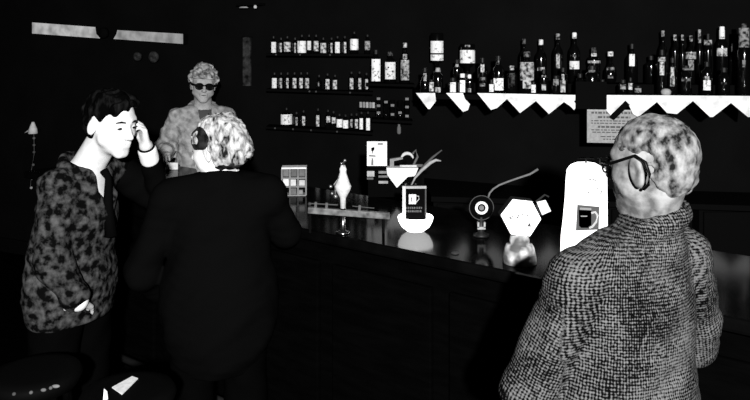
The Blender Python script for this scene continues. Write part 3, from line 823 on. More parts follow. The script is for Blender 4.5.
# bowl with the beer card
P = on_bar(415.5, 231); k = P.y/F
t = thing('advertising_bowl', 'white oval bowl with added glow in front of the black mug sign', 'bowl', P)
b = B(); lathe(b, [(.018, 0), (.035, .002), (.058, .020), (.070, .042), (.0735, .058), (.0715, .062), (.066, .062), (.060, .045), (.03, .02)], 40); obj('bowl_shell', b, BOWLGLOW, t, smooth=True)
Q = P+Vector((-.005, -.0, .046)); w_, h_ = 23.5*k, 33*k
s_ = thing('mug_sign', 'small black framed sign with white mug standing in the bowl', 'sign', Q, .02)
b = B(); box(b, -w_/2, w_/2, -.004, .004, -.024, h_); obj('sign_board', b, NEARD, s_)
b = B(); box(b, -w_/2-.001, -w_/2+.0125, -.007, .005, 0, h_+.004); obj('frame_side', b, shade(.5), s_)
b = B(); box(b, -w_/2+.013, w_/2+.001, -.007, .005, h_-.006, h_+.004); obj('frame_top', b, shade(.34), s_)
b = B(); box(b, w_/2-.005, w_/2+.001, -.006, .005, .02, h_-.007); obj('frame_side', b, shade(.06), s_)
mx, mz = -.002, h_*.62
b = B(); box(b, mx-.021, mx+.009, -.0062, -.0045, mz-.018, mz+.022)
tube(b, [(mx+.008, -.0053, mz+.016), (mx+.020, -.0053, mz+.014), (mx+.021, -.0053, mz+.002), (mx+.009, -.0053, mz-.011)], .0014, 6)
obj('mug_emblem', b, shade(.6), s_)
b = B(); tube(b, [(mx-.011, -.0066, mz+.010), (mx-.008, -.0066, mz-.008)], .0022, 6); obj('mug_shading', b, mat('mid_print', .08), s_)
b = B(); random.seed(3)
for z_ in (.047, .033):
    x = -.034
    while x < .030:
        wd = random.uniform(.003, .007); box(b, x, x+wd, -.0058, -.0045, z_, z_+.008); x += wd+.003
obj('sign_lettering', b, mat('dim_lettering', .07), s_)

# beer pump on chrome rail
P = on_bar(343, 233); k = P.y/F
t = thing('beer_pump', 'white baluster handled beer pump on a long chrome rail', 'beer pump', P)
def pz(y): return (233-y)*k
b = B(); lathe(b, [(.030, 0), (.030, .006), (.012, .010), (.010, pz(216)), (.012, pz(214)), (.012, pz(208))], 16); obj('pump_stem', b, CHROME, t, smooth=True)
b = B(); lathe(b, [(.011, pz(208)), (.012, pz(198)), (.016, pz(196)), (.030, pz(190)), (.034, pz(186)), (.026, pz(182)), (.021, pz(178)), (.013, pz(172)), (.015, pz(169)), (.008, pz(165))], 20); 
obj('pump_handle', b, shade(.62), t, smooth=True)
b = B()
tube(b, [(-.03, -.012, pz(197)), (-.032, -.012, pz(190)), (-.035, -.01, pz(184)), (.004, -.01, pz(171)), (.004, -.01, pz(160))], .003, 6)
pf_ = obj('pump_finial', b, mat('dull_nickel', .35, .35, .5, .8), t, smooth=True)
for dx, y, r in ((-.050, 186, .007), (-.03, 196, .008), (-.044, 193, .006), (.008, 160, .006), (-.006, 163, .005)):
    b = B(); bmesh.ops.create_uvsphere(b, u_segments=10, v_segments=6, radius=r, matrix=Matrix.Translation((dx, -.01, pz(y))))
    obj('finial_ball', b, mat('dull_nickel', .35, .35, .5, .8), pf_, smooth=True)
ra = math.atan2(.0, 1)
b = B(); M = Matrix.Rotation(.075, 4, 'Y')
box(b, -.150, .185, -.012, .012, pz(215.5), pz(209.5), M); rl = obj('rail_bar', b, noise_mat('brushed_rail', .03, .16, 30, 3, rough=.4, spec=.3), t, bevel=.002)
b = B(); tube(b, [M @ Vector((-.14, 0, pz(206))), M @ Vector((-.03, 0, pz(205.5)))], .003, 6); obj('rail_fitting', b, mat('dark_nickel', .08, .4, .5, .6), rl); b = B(); tube(b, [M @ Vector((.03, 0, pz(205.5))), M @ Vector((.12, 0, pz(206)))], .002, 6)
obj('rail_fitting', b, mat('dark_nickel', .08, .4, .5, .6), rl); b = B(); bmesh.ops.create_uvsphere(b, u_segments=8, v_segments=6, radius=.008, matrix=Matrix.Translation(M @ Vector((-.145, 0, pz(206.5)))))
obj('rail_fitting', b, mat('dark_nickel', .08, .4, .5, .6), rl)
for xx in (-.12, -.075, .06):
    b = B(); box(b, xx-.005, xx+.005, -.004, .004, pz(210), pz(204), M); obj('rail_clip', b, mat('dark_nickel', .08), rl)
for xx in (-.135, .165):
    b = B(); zz = (M @ Vector((xx, 0, pz(216)))).z; tube(b, [(xx, 0, 0), (xx, 0, zz+.012)], .006, 8); obj('rail_post', b, DARK, rl)

# packet rack
P = on_bar(294, 196); P = Vector((P.x, P.y, P.z)); k = P.y/F
t = thing('snack_rack', 'small white wire rack of packets standing on the bar', 'rack', P, .05)
w_ = 24*k; hh = 29*k; d_ = .07
b = B(); box(b, -w_/2-.002, w_/2+.002, -.002, d_, hh-.010, hh-.002); obj('rack_rim', b, shade(.8), t)
b = B(); box(b, -w_/2, w_/2, -.001, d_, hh*.60, hh*.63); box(b, -w_/2, w_/2, -.001, d_, hh*.30, hh*.325); box(b, -w_/2, w_/2, 0, d_, 0, .004); obj('rack_shelf', b, shade(.30), t)
for xx in (-w_/2, -w_/6, w_/6, w_/2):
    b = B(); box(b, xx-.0035, xx+.0035, -.004, .004, 0.004, hh-.010); obj('rack_post', b, shade(.22), t)
b = B(); box(b, -w_/2, w_/2, d_-.003, d_, 0, hh); obj('rack_back', b, DARK, t)
pk = ['upper left packet', 'upper middle packet', 'upper right packet', 'middle left packet', 'middle centre packet', 'middle right packet', 'bottom centre packet', 'bottom right packet']
specs = [(-1, .66, .28, .16), (0, .66, .24, .12), (1, .66, .24, .14), (-1, .335, .24, .75), (-.1, .335, .22, .6), (1, .335, .20, .5), (-.05, .03, .22, .14), (.75, .03, .16, .22)]
for (c_, z0, h0, v), nm in zip(specs, pk):
    b = B(); box(b, c_*w_/3-.016, c_*w_/3+.014, .008, .03, 0, hh*h0)
    o = obj('snack_packet', b, shade(v), None, loc=P+Vector((0, .0, hh*z0)), rotz=.05, bevel=.003); tag(o, nm+' in the small white wire rack', 'packet', 'packets in the wire rack')
P2 = on_bar(283.5, 196)
# white slip of paper far along the bar
P = on_bar(172.5, 169.5); k = P.y/F
b = B(); box(b, -5.5*k, 5.5*k, -.01, .01, 0, 7*k); o = obj('cigarette_packet', b, shade(.8), None, loc=P, rotz=.1, bevel=.002)
tag(o, 'small white packet standing on the bar before the barmaid', 'packet')
b = B(); box(b, -6*k, 5.6*k, -.0105, .0105, 7*k-.001, 7*k+.0005); obj('packet_lid', b, shade(.6), o)

# card, crate, napkin and tongs behind the bowl: a low stand behind the bar
Yk = 3.62
P = at(391, 189, Yk); Pb = Vector((P.x, P.y, BT))
st_ = thing('display_stand', 'low dark stand carrying the bottle card and napkin behind the bowl', 'stand', Pb)
ztop = at(0, 168.5, Yk).z-BT
b = B(); box(b, at(366, 0, Yk).x-Pb.x, at(424, 0, Yk).x-Pb.x, 0, .10, ztop-.012, ztop); obj('stand_top', b, NEARD, st_)
b = B(); box(b, at(368, 0, Yk).x-Pb.x, at(422, 0, Yk).x-Pb.x, .02, .09, 0, ztop-.012); obj('stand_body', b, NEARD, st_)
b = B(); xa, xb = at(367, 0, Yk).x-Pb.x, at(388, 0, Yk).x-Pb.x
kk = Yk/F
for (a0, a1, y0, y1, v) in ((0, .35, 170, 177, .4), (.55, 1.0, 170, 174, .22), (.55, 1, 176, 178, .16), (.55, 1, 181.5, 184, .33), (0, .3, 178, 180, .12)):
    b = B(); za, zb_ = at(0, y1, Yk).z-BT, at(0, y0, Yk).z-BT
    box(b, xa+(xb-xa)*a0, xa+(xb-xa)*a1, .012, .0195, za, zb_); obj('stand_slat', b, shade(v), st_)
# bottle card
P = Vector((at(377, 0, Yk).x, Yk+.03, BT+ztop+.0005)); k = P.y/F; w_, h_ = 20*k, 26*k
c_ = thing('bottle_card', 'white card printed with a dark bottle standing on the stand', 'card', P, .0)
b = B(); box(b, -w_/2, w_/2, -.002, .002, 0, h_); obj('card', b, shade(.82), c_)
b = B(); box(b, -w_/2, w_/2, -.0035, -.0015, .0, .008); obj('card_foot', b, BLACKP, c_)
b = B(); x_ = -.022
slab(b, [(x_-.007, .085), (x_-.007, .10), (x_+.009, .104), (x_+.009, .092), (x_+.003, .082), (x_-.002, .082)], -.0034, -.002)
box(b, .004, .030, -.0034, -.002, .116, .122); obj('printed_bottle', b, BLACKP, c_)
b = B(); slab(b, [(x_-.003, .063), (x_+.003, .082), (x_-.004, .082)], -.0034, -.002); slab(b, [(x_-.018, .056), (x_+.015, .054), (x_+.015, .061), (x_-.018, .064)], -.0034, -.002)
slab(b, [(x_-.008, .012), (x_+.004, .012), (x_+.004, .035), (x_, .048), (x_-.005, .048)], -.0034, -.002); obj('printed_shading', b, mat('print_grey_mid', .16), c_)
# napkin
q0 = Vector((at(404, 0, Yk).x, Yk-.003, BT+ztop))
b = B(); X_ = lambda x: (x-404)*kk
slab(b, [(X_(386.5), -.002), (X_(418), -.002), (X_(415), -8*kk), (X_(408), -8.5*kk), (X_(396.8), -19.5*kk), (X_(387.5), -7*kk)], -.002, .002)
box(b, X_(386.5), X_(418), -.002, .06, -.0015, .0015)
o = obj('paper_napkin', b, shade(.8), None, loc=q0+Vector((0, 0, .002))); tag(o, 'white napkin hanging in a triangle over the edge of the stand', 'napkin')
# small basket with arch
q0 = Vector((at(404, 0, Yk).x, Yk+.03, BT+ztop+.004))
bk = thing('glass_basket', 'small grey basket with a dark arch standing on the napkin', 'basket', q0)
X_ = lambda x: (x-404)*kk; Z_ = lambda y: (168-y)*kk
b = B(); slab(b, [(X_(390), 0), (X_(394), 0), (X_(394), Z_(162)), (X_(403), Z_(160)), (X_(403), Z_(158)), (X_(390), Z_(160))], -.012, .012); obj('basket_side', b, shade(.24), bk)
b = B(); pts = [(X_(407.5+6*math.cos(a)), 0, Z_(160.5-6*math.sin(a))) for a in np.linspace(PI*.95, .05*PI, 9)]; tube(b, pts, [.004, .006, .008, .009, .009, .008, .007, .006, .004]); obj('basket_arch', b, shade(.6), bk, smooth=True)
b = B(); box(b, X_(400), X_(417), -.006, .0, 0.0, Z_(166.2)); obj('basket_lip', b, shade(.55), bk)
b = B(); box(b, X_(413), X_(423), -.005, .005, 0, Z_(165.5)); tube(b, [(X_(414), 0, Z_(166)), (X_(418), .0, Z_(158)), (X_(416), 0, Z_(151)), (X_(413), 0, Z_(155))], .006, 8); obj('crumpled_paper', b, shade(.12), bk)
for i, (pts, v, lab) in enumerate([([(416, 176), (424, 166), (433, 157), (442, 150)], .08, 'thin grey drinking straw, the upper one leaning right over the bowl'),
                     ([(415, 178), (421, 171), (430, 163), (436, 160), (441, 161)], .35, 'bright curved tongs, lower and thicker, leaning right over the bowl')]):
    Yq = Yk-.08-.02*i; b = B(); tube(b, [at(x, y, Yq) for x, y in ([(409, 188)] if i == 0 else [(411, 186)])+pts], [.003, .005, .007, .006, .003] if i == 0 else [.003, .005, .008, .009, .007, .003], 8)
    org = at(410, 187, Yq); bmesh.ops.translate(b, vec=-org, verts=b.verts)
    tag(obj('drinking_straw' if i == 0 else 'ice_tongs', b, shade(v), None, loc=org, smooth=True), lab, 'straw' if i == 0 else 'tongs')
Yq = Yk-.08; org = at(411, 200, Yq); org.z = BT
b = B(); zt = at(0, 184, Yq).z-BT; lathe(b, [(.030, 0), (.030, .004), (.024, .006), (.030, zt), (.027, zt), (.021, .01), (.004, .01)], 20)
tag(obj('straw_tumbler', b, GLASSD, None, loc=org, smooth=True), 'dark tumbler behind the mug sign holding straw and tongs', 'glass')

# round tap with swan-neck lever
P = on_bar(481, 236); k = P.y/F
t = thing('lever_tap', 'black round faced tap with a long curved lever', 'tap', P)
zc = (236-207)*k
Mx = Matrix.Rotation(PI/2, 4, 'X')
def disc(name, r, y0, y1, m, parent, r2=None, x=0, z=0):
    b = B(); lathe(b, [(r, -y1), (r, -y0)] if r2 is None else [(r2, -y1), (r2, -y0), (r, -y0), (r, -y1), (r2, -y1)], 32, Matrix.Translation((x, 0, z)) @ Mx, cap=r2 is None)
    return obj(name, b, m, parent)
disc('tap_dial', .048, -.012, .012, mat('black_dial', .002), t, z=zc)
disc('dial_ring', .026, -.017, -.0125, shade(.7), t, r2=.016, z=zc)
disc('dial_hub', .010, -.016, -.0125, shade(.15), t, z=zc)
disc('dial_rim', .050, -.014, -.0125, mat('rim_grey', .05), t, r2=.047, z=zc)
b = B(); lathe(b, [(.032, 0), (.032, .008), (.014, .014), (.012, zc-.045), (.014, zc-.04)], 16); obj('tap_post', b, CAPD, t, smooth=True)
b = B(); box(b, -.016, -.009, -.015, .0, .036, .058); box(b, .009, .016, -.015, 0, .036, .058); box(b, -.016, .016, -.015, 0, .030, .040); obj('tap_fork', b, shade(.35), t)
b = B(); lx = [((x-481)*k, -.002, (236-y)*k) for x, y in ((488, 198), (489.5, 193), (493, 189), (499, 185), (508, 181.5), (518, 178), (530, 174), (538, 169))]
tube(b, lx, [.004]*6+[.0045, .005], 8); obj('tap_lever', b, shade(.13), t, smooth=True)

# hexagonal tap
P = on_bar(519.5, 262); k = P.y/F
t = thing('hexagonal_tap', 'white hexagonal beer tap head on a round base standing in for its reflection', 'tap', P)
Z_ = lambda y: (262-y)*k
b = B(); lathe(b, [(17*k, 0), (16.5*k, Z_(256)), (14.5*k, Z_(247)), (13*k, Z_(244)), (9.5*k, Z_(243.5)), (10*k, Z_(240)), (9*k, Z_(236)), (6*k, Z_(234))], 32)
obj('reflection_base', b, noise_mat('mottled_reflection', .09, .60, 18, 2, rough=.5, spec=.2, p0=.4, p1=.62), t, smooth=True)  # added base, standing in for the head's reflection in the bar
hexa = [(512, 198.5), (531, 200.5), (540, 218), (529, 235), (510, 233), (500, 214)]
hx = [((x-519.5)*k, Z_(y)) for x, y in hexa]
b = B(); slab(b, hx, -.018, .018); hd = obj('tap_head', b, ADDGLOW, t, bevel=.002)
b = B(); cx_, cz_ = sum(p[0] for p in hx)/6, sum(p[1] for p in hx)/6
slab(b, [(cx_+(x-cx_)*1.05, cz_+(z-cz_)*1.05) for x, z in hx], -.014, .024); obj('head_rim', b, mat('dark_grey_rim', .02), t)
b = B()     # the illegible handwriting
pts = []
for i in range(40):
    u = i/39; pts.append(((507.5+20*u-519.5)*k, -.0188, Z_(217-4*u)+math.sin(u*38)*.0055*(1.5 if i in (8, 9, 24, 25) else 1)))
tube(b, pts, .0017, 5)
for a in (4, 20): 
    x_ = pts[a][0]; z_ = pts[a][2]; tube(b, [(x_-.004, -.0188, z_-.012), (x_+.003, -.0188, z_+.018), (x_+.008, -.0188, z_+.010)], .0018, 5)
obj('script_lettering', b, glow_print(.04), hd)
b = B(); slab(b, [((525.5-519.5)*k, Z_(225.5)), ((530.5-519.5)*k, Z_(225.5)), ((528.3-519.5)*k, Z_(221))], -.0195, -.0175); obj('triangle_mark', b, glow_print(.05), hd)
sq = [(536, 201.5), (545, 199.5), (550.5, 210.5), (541.5, 214.5)]
b = B(); slab(b, [((x-519.5)*k, Z_(y)) for x, y in sq], -.010, -.004); tl = obj('price_tag', b, shade(.75), t)
b = B(); tube(b, [((540-519.5)*k, -.0108, Z_(209)), ((542-519.5)*k, -.0108, Z_(204.5)), ((543.5-519.5)*k, -.0108, Z_(208.5)), ((545.5-519.5)*k, -.0108, Z_(204))], .0012, 5); obj('tag_mark', b, mat('tag_print', .25), tl)
b = B(); box(b, .030, .075, .0, .008, Z_(215), Z_(205)); tube(b, [((536-519.5)*k, .004, Z_(202)), ((545-519.5)*k, .004, Z_(195)), ((549-519.5)*k, .004, Z_(197))], .0035, 6); obj('tag_arm', b, mat('arm_dull', .02), t)

# tall white tap tower
P = on_bar(585, 262); P = Vector((P.x, P.y, BT)); P = P+Vector((0, .03, 0)); k = P.y/F
t = thing('tall_tap_tower', 'tall white rounded tap tower with a mug picture beside the tweed jacket', 'tap', P, .0)
Z_ = lambda y: CZ-(y-H)*k-BT; X_ = lambda x: (x-375)*k-P.x
arch = [(563.5, 238), (562.8, 262), (606, 262), (605.5, 238), (605, 200), (604.8, 175), (603, 168), (598, 164.5), (590, 163.2), (580, 163.5), (573, 166), (569.5, 171), (568.5, 180), (567.5, 200), (565.5, 222)]
arch = [(x, min(y, 262) if y < 262 else 1e9) for x, y in arch]
pl = [(X_(x), .001 if y > 1e6 else Z_(y)) for x, y in arch]
b = B(); slab(b, pl, -.035, .045); tw = obj('tower_body', b, ADDGLOW, t, bevel=.008)
pf = [(X_(573), Z_(228)), (X_(595.5), Z_(227)), (X_(596.2), Z_(204.5)), (X_(574.5), Z_(202.5))]
b = B(); slab(b, pf, -.0375, -.035); pn = obj('picture_panel', b, glow_print(.16), tw)
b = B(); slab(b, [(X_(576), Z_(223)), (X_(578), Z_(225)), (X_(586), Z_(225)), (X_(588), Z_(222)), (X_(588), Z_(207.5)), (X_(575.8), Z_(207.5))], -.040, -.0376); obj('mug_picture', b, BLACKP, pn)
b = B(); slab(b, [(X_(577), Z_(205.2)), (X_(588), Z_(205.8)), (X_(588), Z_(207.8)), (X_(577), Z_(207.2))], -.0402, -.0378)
slab(b, [(X_(577.5), Z_(213)), (X_(584), Z_(213)), (X_(584), Z_(214)), (X_(577.5), Z_(214))], -.0405, -.0395); obj('mug_rim', b, glow_print(.5), pn)
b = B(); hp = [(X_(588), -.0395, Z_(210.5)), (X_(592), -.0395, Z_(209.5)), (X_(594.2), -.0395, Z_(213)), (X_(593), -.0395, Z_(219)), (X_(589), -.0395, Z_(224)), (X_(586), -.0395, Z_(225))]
tube(b, hp, .0035, 8); obj('mug_handle', b, glow_print(.85), pn)
b = B()
tube(b, [(X_(586), -.0355, Z_(178)), (X_(589), -.0355, Z_(177)), (X_(593), -.0355, Z_(179))], .0018, 5)
obj('faint_lettering', b, glow_print(.06), tw); b = B(); tube(b, [(X_(598.5), -.0355, Z_(184)), (X_(599), -.0355, Z_(188)), (X_(597.5), -.0355, Z_(192))], .0018, 5)
obj('faint_lettering', b, glow_print(.06), tw)
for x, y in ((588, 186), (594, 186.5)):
    b = B(); box(b, X_(x)-.003, X_(x)+.003, -.0365, -.0345, Z_(y)-.0016, Z_(y)+.0016); obj('print_dot', b, glow_print(.06), tw)
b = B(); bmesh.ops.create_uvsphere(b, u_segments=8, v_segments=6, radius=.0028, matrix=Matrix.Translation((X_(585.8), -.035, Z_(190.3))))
obj('print_dot', b, glow_print(.02), tw)
b = B(); box(b, X_(578), X_(594), -.006, .006, Z_(159), Z_(157.6)); obj('top_lever', b, mat('lever_dull', .035), t)
b = B(); tube(b, [(X_(600), 0, Z_(166)), (X_(600), 0, Z_(159)), (X_(597.5), 0, Z_(158)), (X_(602), 0, Z_(157.5))], .0022, 6); tube(b, [(X_(586), 0, Z_(164)), (X_(586), 0, Z_(158))], .003, 6)
sp_ = obj('spout', b, mat('spout_dull', .08), t); b = B(); bmesh.ops.create_cone(b, cap_ends=True, segments=10, radius1=.008, radius2=.002, depth=.018, matrix=Matrix.Translation((X_(605.5), -.0, Z_(169)))); obj('spout_tip', b, shade(.5), sp_)
# small dim glasses glinting behind
for x, y, r, lab in ((470, 181, .016, 'small dim upturned glass on the back worktop left of the lever'), (531, 156, .018, 'dim upturned glass on the back worktop above the lever tip')):
    pass
P = on_bar(455, 253.5); b = B(); lathe(b, [(.013, 0), (.014, .003), (.010, .004)], 16)
tag(obj('coin', b, mat('worn_coin', .10, .35, .4, .5), None, loc=P, smooth=False), 'lone dull coin lying on the bar right of the bowl', 'coin')

# ------------------------------------------------------------------ stools and leaflets, near left
def stool(P, label):
    t = thing('bar_stool', label, 'stool', (P.x, P.y, 0), 0, 'bar stools at lower left'); zt = P.z
    b = B(); lathe(b, [(.10, zt-.055), (.135, zt-.05), (.145, zt-.02), (.135, zt-.004), (.10, zt)], 28); obj('seat', b, mat('black_vinyl', .0015, .7, .03), t, smooth=True)
    for a in range(4):
        an = PI/4+a*PI/2; b = B(); tube(b, [(.095*math.cos(an), .095*math.sin(an), zt-.05), (.15*math.cos(an), .15*math.sin(an), 0.002)], .012, 8); obj('leg', b, COUNTER, t)
    b = B(); pts = [(.125*math.cos(2*PI*i/24), .125*math.sin(2*PI*i/24), .30) for i in range(25)]; tube(b, pts, .008, 6); obj('footring', b, DULLM, t, smooth=True)
    return t
def rim_glints(t, P, lst):  # pale studs stand in for highlights on the seat rim
    for x, y, v, sx in lst:
        Y = P.y-.137; W = at(x, y, Y); a = W-Vector((P.x, P.y, 0))
        # push onto the seat rim
        d = Vector((a.x, a.y)); d = d.normalized()*.143
        b = B(); bmesh.ops.create_uvsphere(b, u_segments=10, v_segments=6, radius=.006, matrix=Matrix.Translation((d.x, d.y, min(max(a.z, P.z-.045), P.z-.01))) @ Matrix.Diagonal((sx, 1, .9, 1)))
        obj('glint_stud', b, shade(v), t, smooth=True)
SA = Vector((-.755, 2.20, .80)); SB = Vector((-1.10, 2.33, .80))
ta = stool(SA, 'black round bar stool with a white leaflet on its seat')
tb = stool(SB, 'black bar stool with painted rim glints in front of the young man')
rim_glints(tb, SB, [(31, 385, .10, 1), (45, 387, .12, 1.5), (56, 388, .10, 1), (66, 387, .18, 2.2), (15, 380, .06, 1)])
k = SA.y/F
b = B()
q = [(112, 388), (132, 377), (138, 379), (122, 395)]
zq = .803
P_ = [Vector(((x-375)/F*((CZ-zq)*F/(y-H)), (CZ-zq)*F/(y-H), zq)) for x, y in q]
org = sum(P_, Vector())/4
f = [b.verts.new(p-org) for p in P_]; g = [b.verts.new(p-org+Vector((0, 0, .003))) for p in P_]
b.faces.new(f[::-1]); b.faces.new(g)
for i in range(4): b.faces.new((f[i], f[(i+1) % 4], g[(i+1) % 4], g[i]))
tag(obj('folded_leaflet', b, shade(.82), None, loc=org), 'white folded leaflet lying on the seat of the bar stool', 'leaflet')
# second, leaning sheet
b = B(); Yb = 2.12; q = [(102, 412), (109, 412), (107, 392), (104, 389)]
P_ = [at(x, y, Yb+(.0 if y > 400 else .02)) for x, y in q]; org = P_[0].copy()
f = [b.verts.new(p-org) for p in P_]; g = [b.verts.new(p-org+Vector((0, .003, 0))) for p in P_]
b.faces.new(f); b.faces.new(g[::-1])
for i in range(4): b.faces.new((f[i], g[i], g[(i+1) % 4], f[(i+1) % 4]))
tag(obj('paper_strip', b, shade(.8), None, loc=org), 'narrow white paper strip sticking up at the edge of the stool seat', 'paper')

# ------------------------------------------------------------------ people
def frame(loc, yaw):
    c, s = math.cos(yaw), math.sin(yaw)
    def L(x, y, z):
        dx, dy = x-loc[0], y-loc[1]; return Vector((c*dx+s*dy, -s*dx+c*dy, z))
    def D(x, y, z): return Vector((c*x+s*y, -s*x+c*y, z))
    return L, D
R = math.radians
def joints(sc, pel, chest, neck, **k):
    J = dict(pelvis=pel, chest=chest, neck=neck,
             hipl=(0, .09, .90*sc), hipr=(0, -.09, .90*sc), knl=(.01, .10, .48*sc), knr=(.01, -.10, .48*sc), anl=(-.01, .11, .085), anr=(-.01, -.11, .085),
             shl=(neck[0]-.015, .175, neck[2]-.055), shr=(neck[0]-.015, -.175, neck[2]-.055))
    J.update(k); return J
def rng(*pts):
    out = ([], [], [])
    for c, r in pts:
        for i in range(3): out[i].append((c[i]-r, c[i]+r))
    return out

# --- grey haired man in the tweed jacket (right)
loc = (.62, 1.80); yaw = R(112); L, D = frame(loc, yaw)
hc = L(.680, 1.775, 1.55)
J = joints(.95, (0, 0, .92), (.0, -.01, 1.20), (-.012, -.062, 1.395),
   shl=L(.492, 1.735, 1.285), ell=L(.378, 1.76, 1.00), wrl=L(.49, 1.985, .98), shr=L(.795, 1.875, 1.305), elr=L(.875, 1.98, 1.04), wrr=L(.74, 2.16, 1.15))
hd = Head(hc, R(132)-yaw, R(4), 0, 1.04, 1.15)
Person.trap, Person.ctilt = .046, .35
m1 = Person('person', 'grey haired man in dark rimmed glasses and check tweed jacket, seen from behind', loc, yaw, J, hd, SKINM)
m1.build_body([(J['wrl'], D(.3, .9, .05), D(0, 0, -1), (.6,)*4, 1, .4), (J['wrr'], D(-.5, .85, -.1), D(0, 0, -1), (.3, .35, .4, .45), -1, .3)],
   rng((hc, .15), (J['wrl']+D(.05, .09, 0), .10), (J['wrr']+D(-.05, .07, 0), .10)))
tw_ = mat('check_tweed', .05)
nt = tw_.node_tree; bs = nt.nodes['Principled BSDF']; Ln = nt.links.new
uvn = nt.nodes.new('ShaderNodeUVMap'); uvn.uv_map = 'weave'
sx = nt.nodes.new('ShaderNodeSeparateXYZ'); Ln(uvn.outputs[0], sx.inputs[0])
def mth(op, a, b_=None):
    n = nt.nodes.new('ShaderNodeMath'); n.operation = op
    for i, q in enumerate((a, b_)):
        if q is None: continue
        if isinstance(q, (int, float)): n.inputs[i].default_value = q
        else: Ln(q, n.inputs[i])
    return n.outputs[0]
TC = nt.nodes.new('ShaderNodeTexCoord'); N1 = nt.nodes.new('ShaderNodeTexNoise'); N1.inputs['Scale'].default_value = 7; N1.inputs['Detail'].default_value = 5; Ln(TC.outputs['Object'], N1.inputs['Vector'])
N2 = nt.nodes.new('ShaderNodeTexNoise'); N2.inputs['Scale'].default_value = 160; N2.inputs['Detail'].default_value = 2; Ln(TC.outputs['Object'], N2.inputs['Vector'])
N3 = nt.nodes.new('ShaderNodeTexNoise'); N3.inputs['Scale'].default_value = 45; N3.inputs['Detail'].default_value = 2; Ln(TC.outputs['Object'], N3.inputs['Vector'])
per = 2*PI/.0074
wob = mth('MULTIPLY', mth('SUBTRACT', N3.outputs['Fac'], .5), 5.0)
su = mth('SINE', mth('ADD', mth('MULTIPLY', sx.outputs[0], per), wob)); sv = mth('SINE', mth('ADD', mth('MULTIPLY', sx.outputs[1], per), wob))
chk = mth('ADD', mth('MULTIPLY', mth('ADD', su, sv), .30), .42)
big = mth('MULTIPLY', mth('SUBTRACT', N1.outputs['Fac'], .5), 1.5)
fine = mth('MULTIPLY', mth('SUBTRACT', N2.outputs['Fac'], .5), 2.4)
tot = mth('ADD', mth('ADD', chk, big), fine)
cr = nt.nodes.new('ShaderNodeValToRGB'); cr.color_ramp.elements[0].position = .18; cr.color_ramp.elements[0].color = (.002, .002, .002, 1)
cr.color_ramp.elements[1].position = .95; cr.color_ramp.elements[1].color = (.115, .115, .115, 1)
Ln(tot, cr.inputs[0]); Ln(cr.outputs[0], bs.inputs['Base Color'])
def tweed_uv(V):
    u = np.arctan2(V[:, 1], V[:, 0]+.0)*.17; v = V[:, 2].copy(); best = (np.hypot(V[:, 0], V[:, 1]*.8)/.14)
    for g in 'lr':
        for a, b_, w in ((J['sh'+g], J['el'+g], .058), (J['el'+g], J['wr'+g], .05)):
            a = np.array(a); b_ = np.array(b_); ba = b_-a; Ls = np.linalg.norm(ba); t_ = np.clip((V-a) @ ba/Ls**2, 0.0, 1)
            dv = V-a-t_[:, None]*ba; dist = np.linalg.norm(dv, axis=1)
            e1 = np.cross(ba/Ls, [0, 0, 1.0]); e1 /= np.linalg.norm(e1)+1e-9; e2 = np.cross(ba/Ls, e1)
            q = (dist/w < best) & (dist < w*1.8)
            uu = np.arctan2(dv @ e2, dv @ e1)*.06; vv = t_*Ls
            u = np.where(q, uu, u); v = np.where(q, vv, v); best = np.where(q, dist/w, best)
    return np.stack([u, v], 1)
m1.jacket(tw_, o=.014, hem=.74, noise=(.0030, 38), sleeve=(.078, .070, .055), uv=tweed_uv, flare=.03, h=.0065, arm_k=.006)
m1.trousers(TROUS); m1.shoes(SHOE)
GREYH = noise_mat('cropped_grey_hair', .008, .24, 46, 7, p0=.36, p1=.66, stretch=(1, 1, .7), distort=.1, bump=.3)
hm = lambda x, y, z: -np.maximum(np.maximum(x-.045-.6*np.clip(z-.05, 0, 1), -(z+.052)), np.maximum(-(z-.028)+0*x, x+.022-.9*np.clip(z-.02, 0, .03)) - .0)
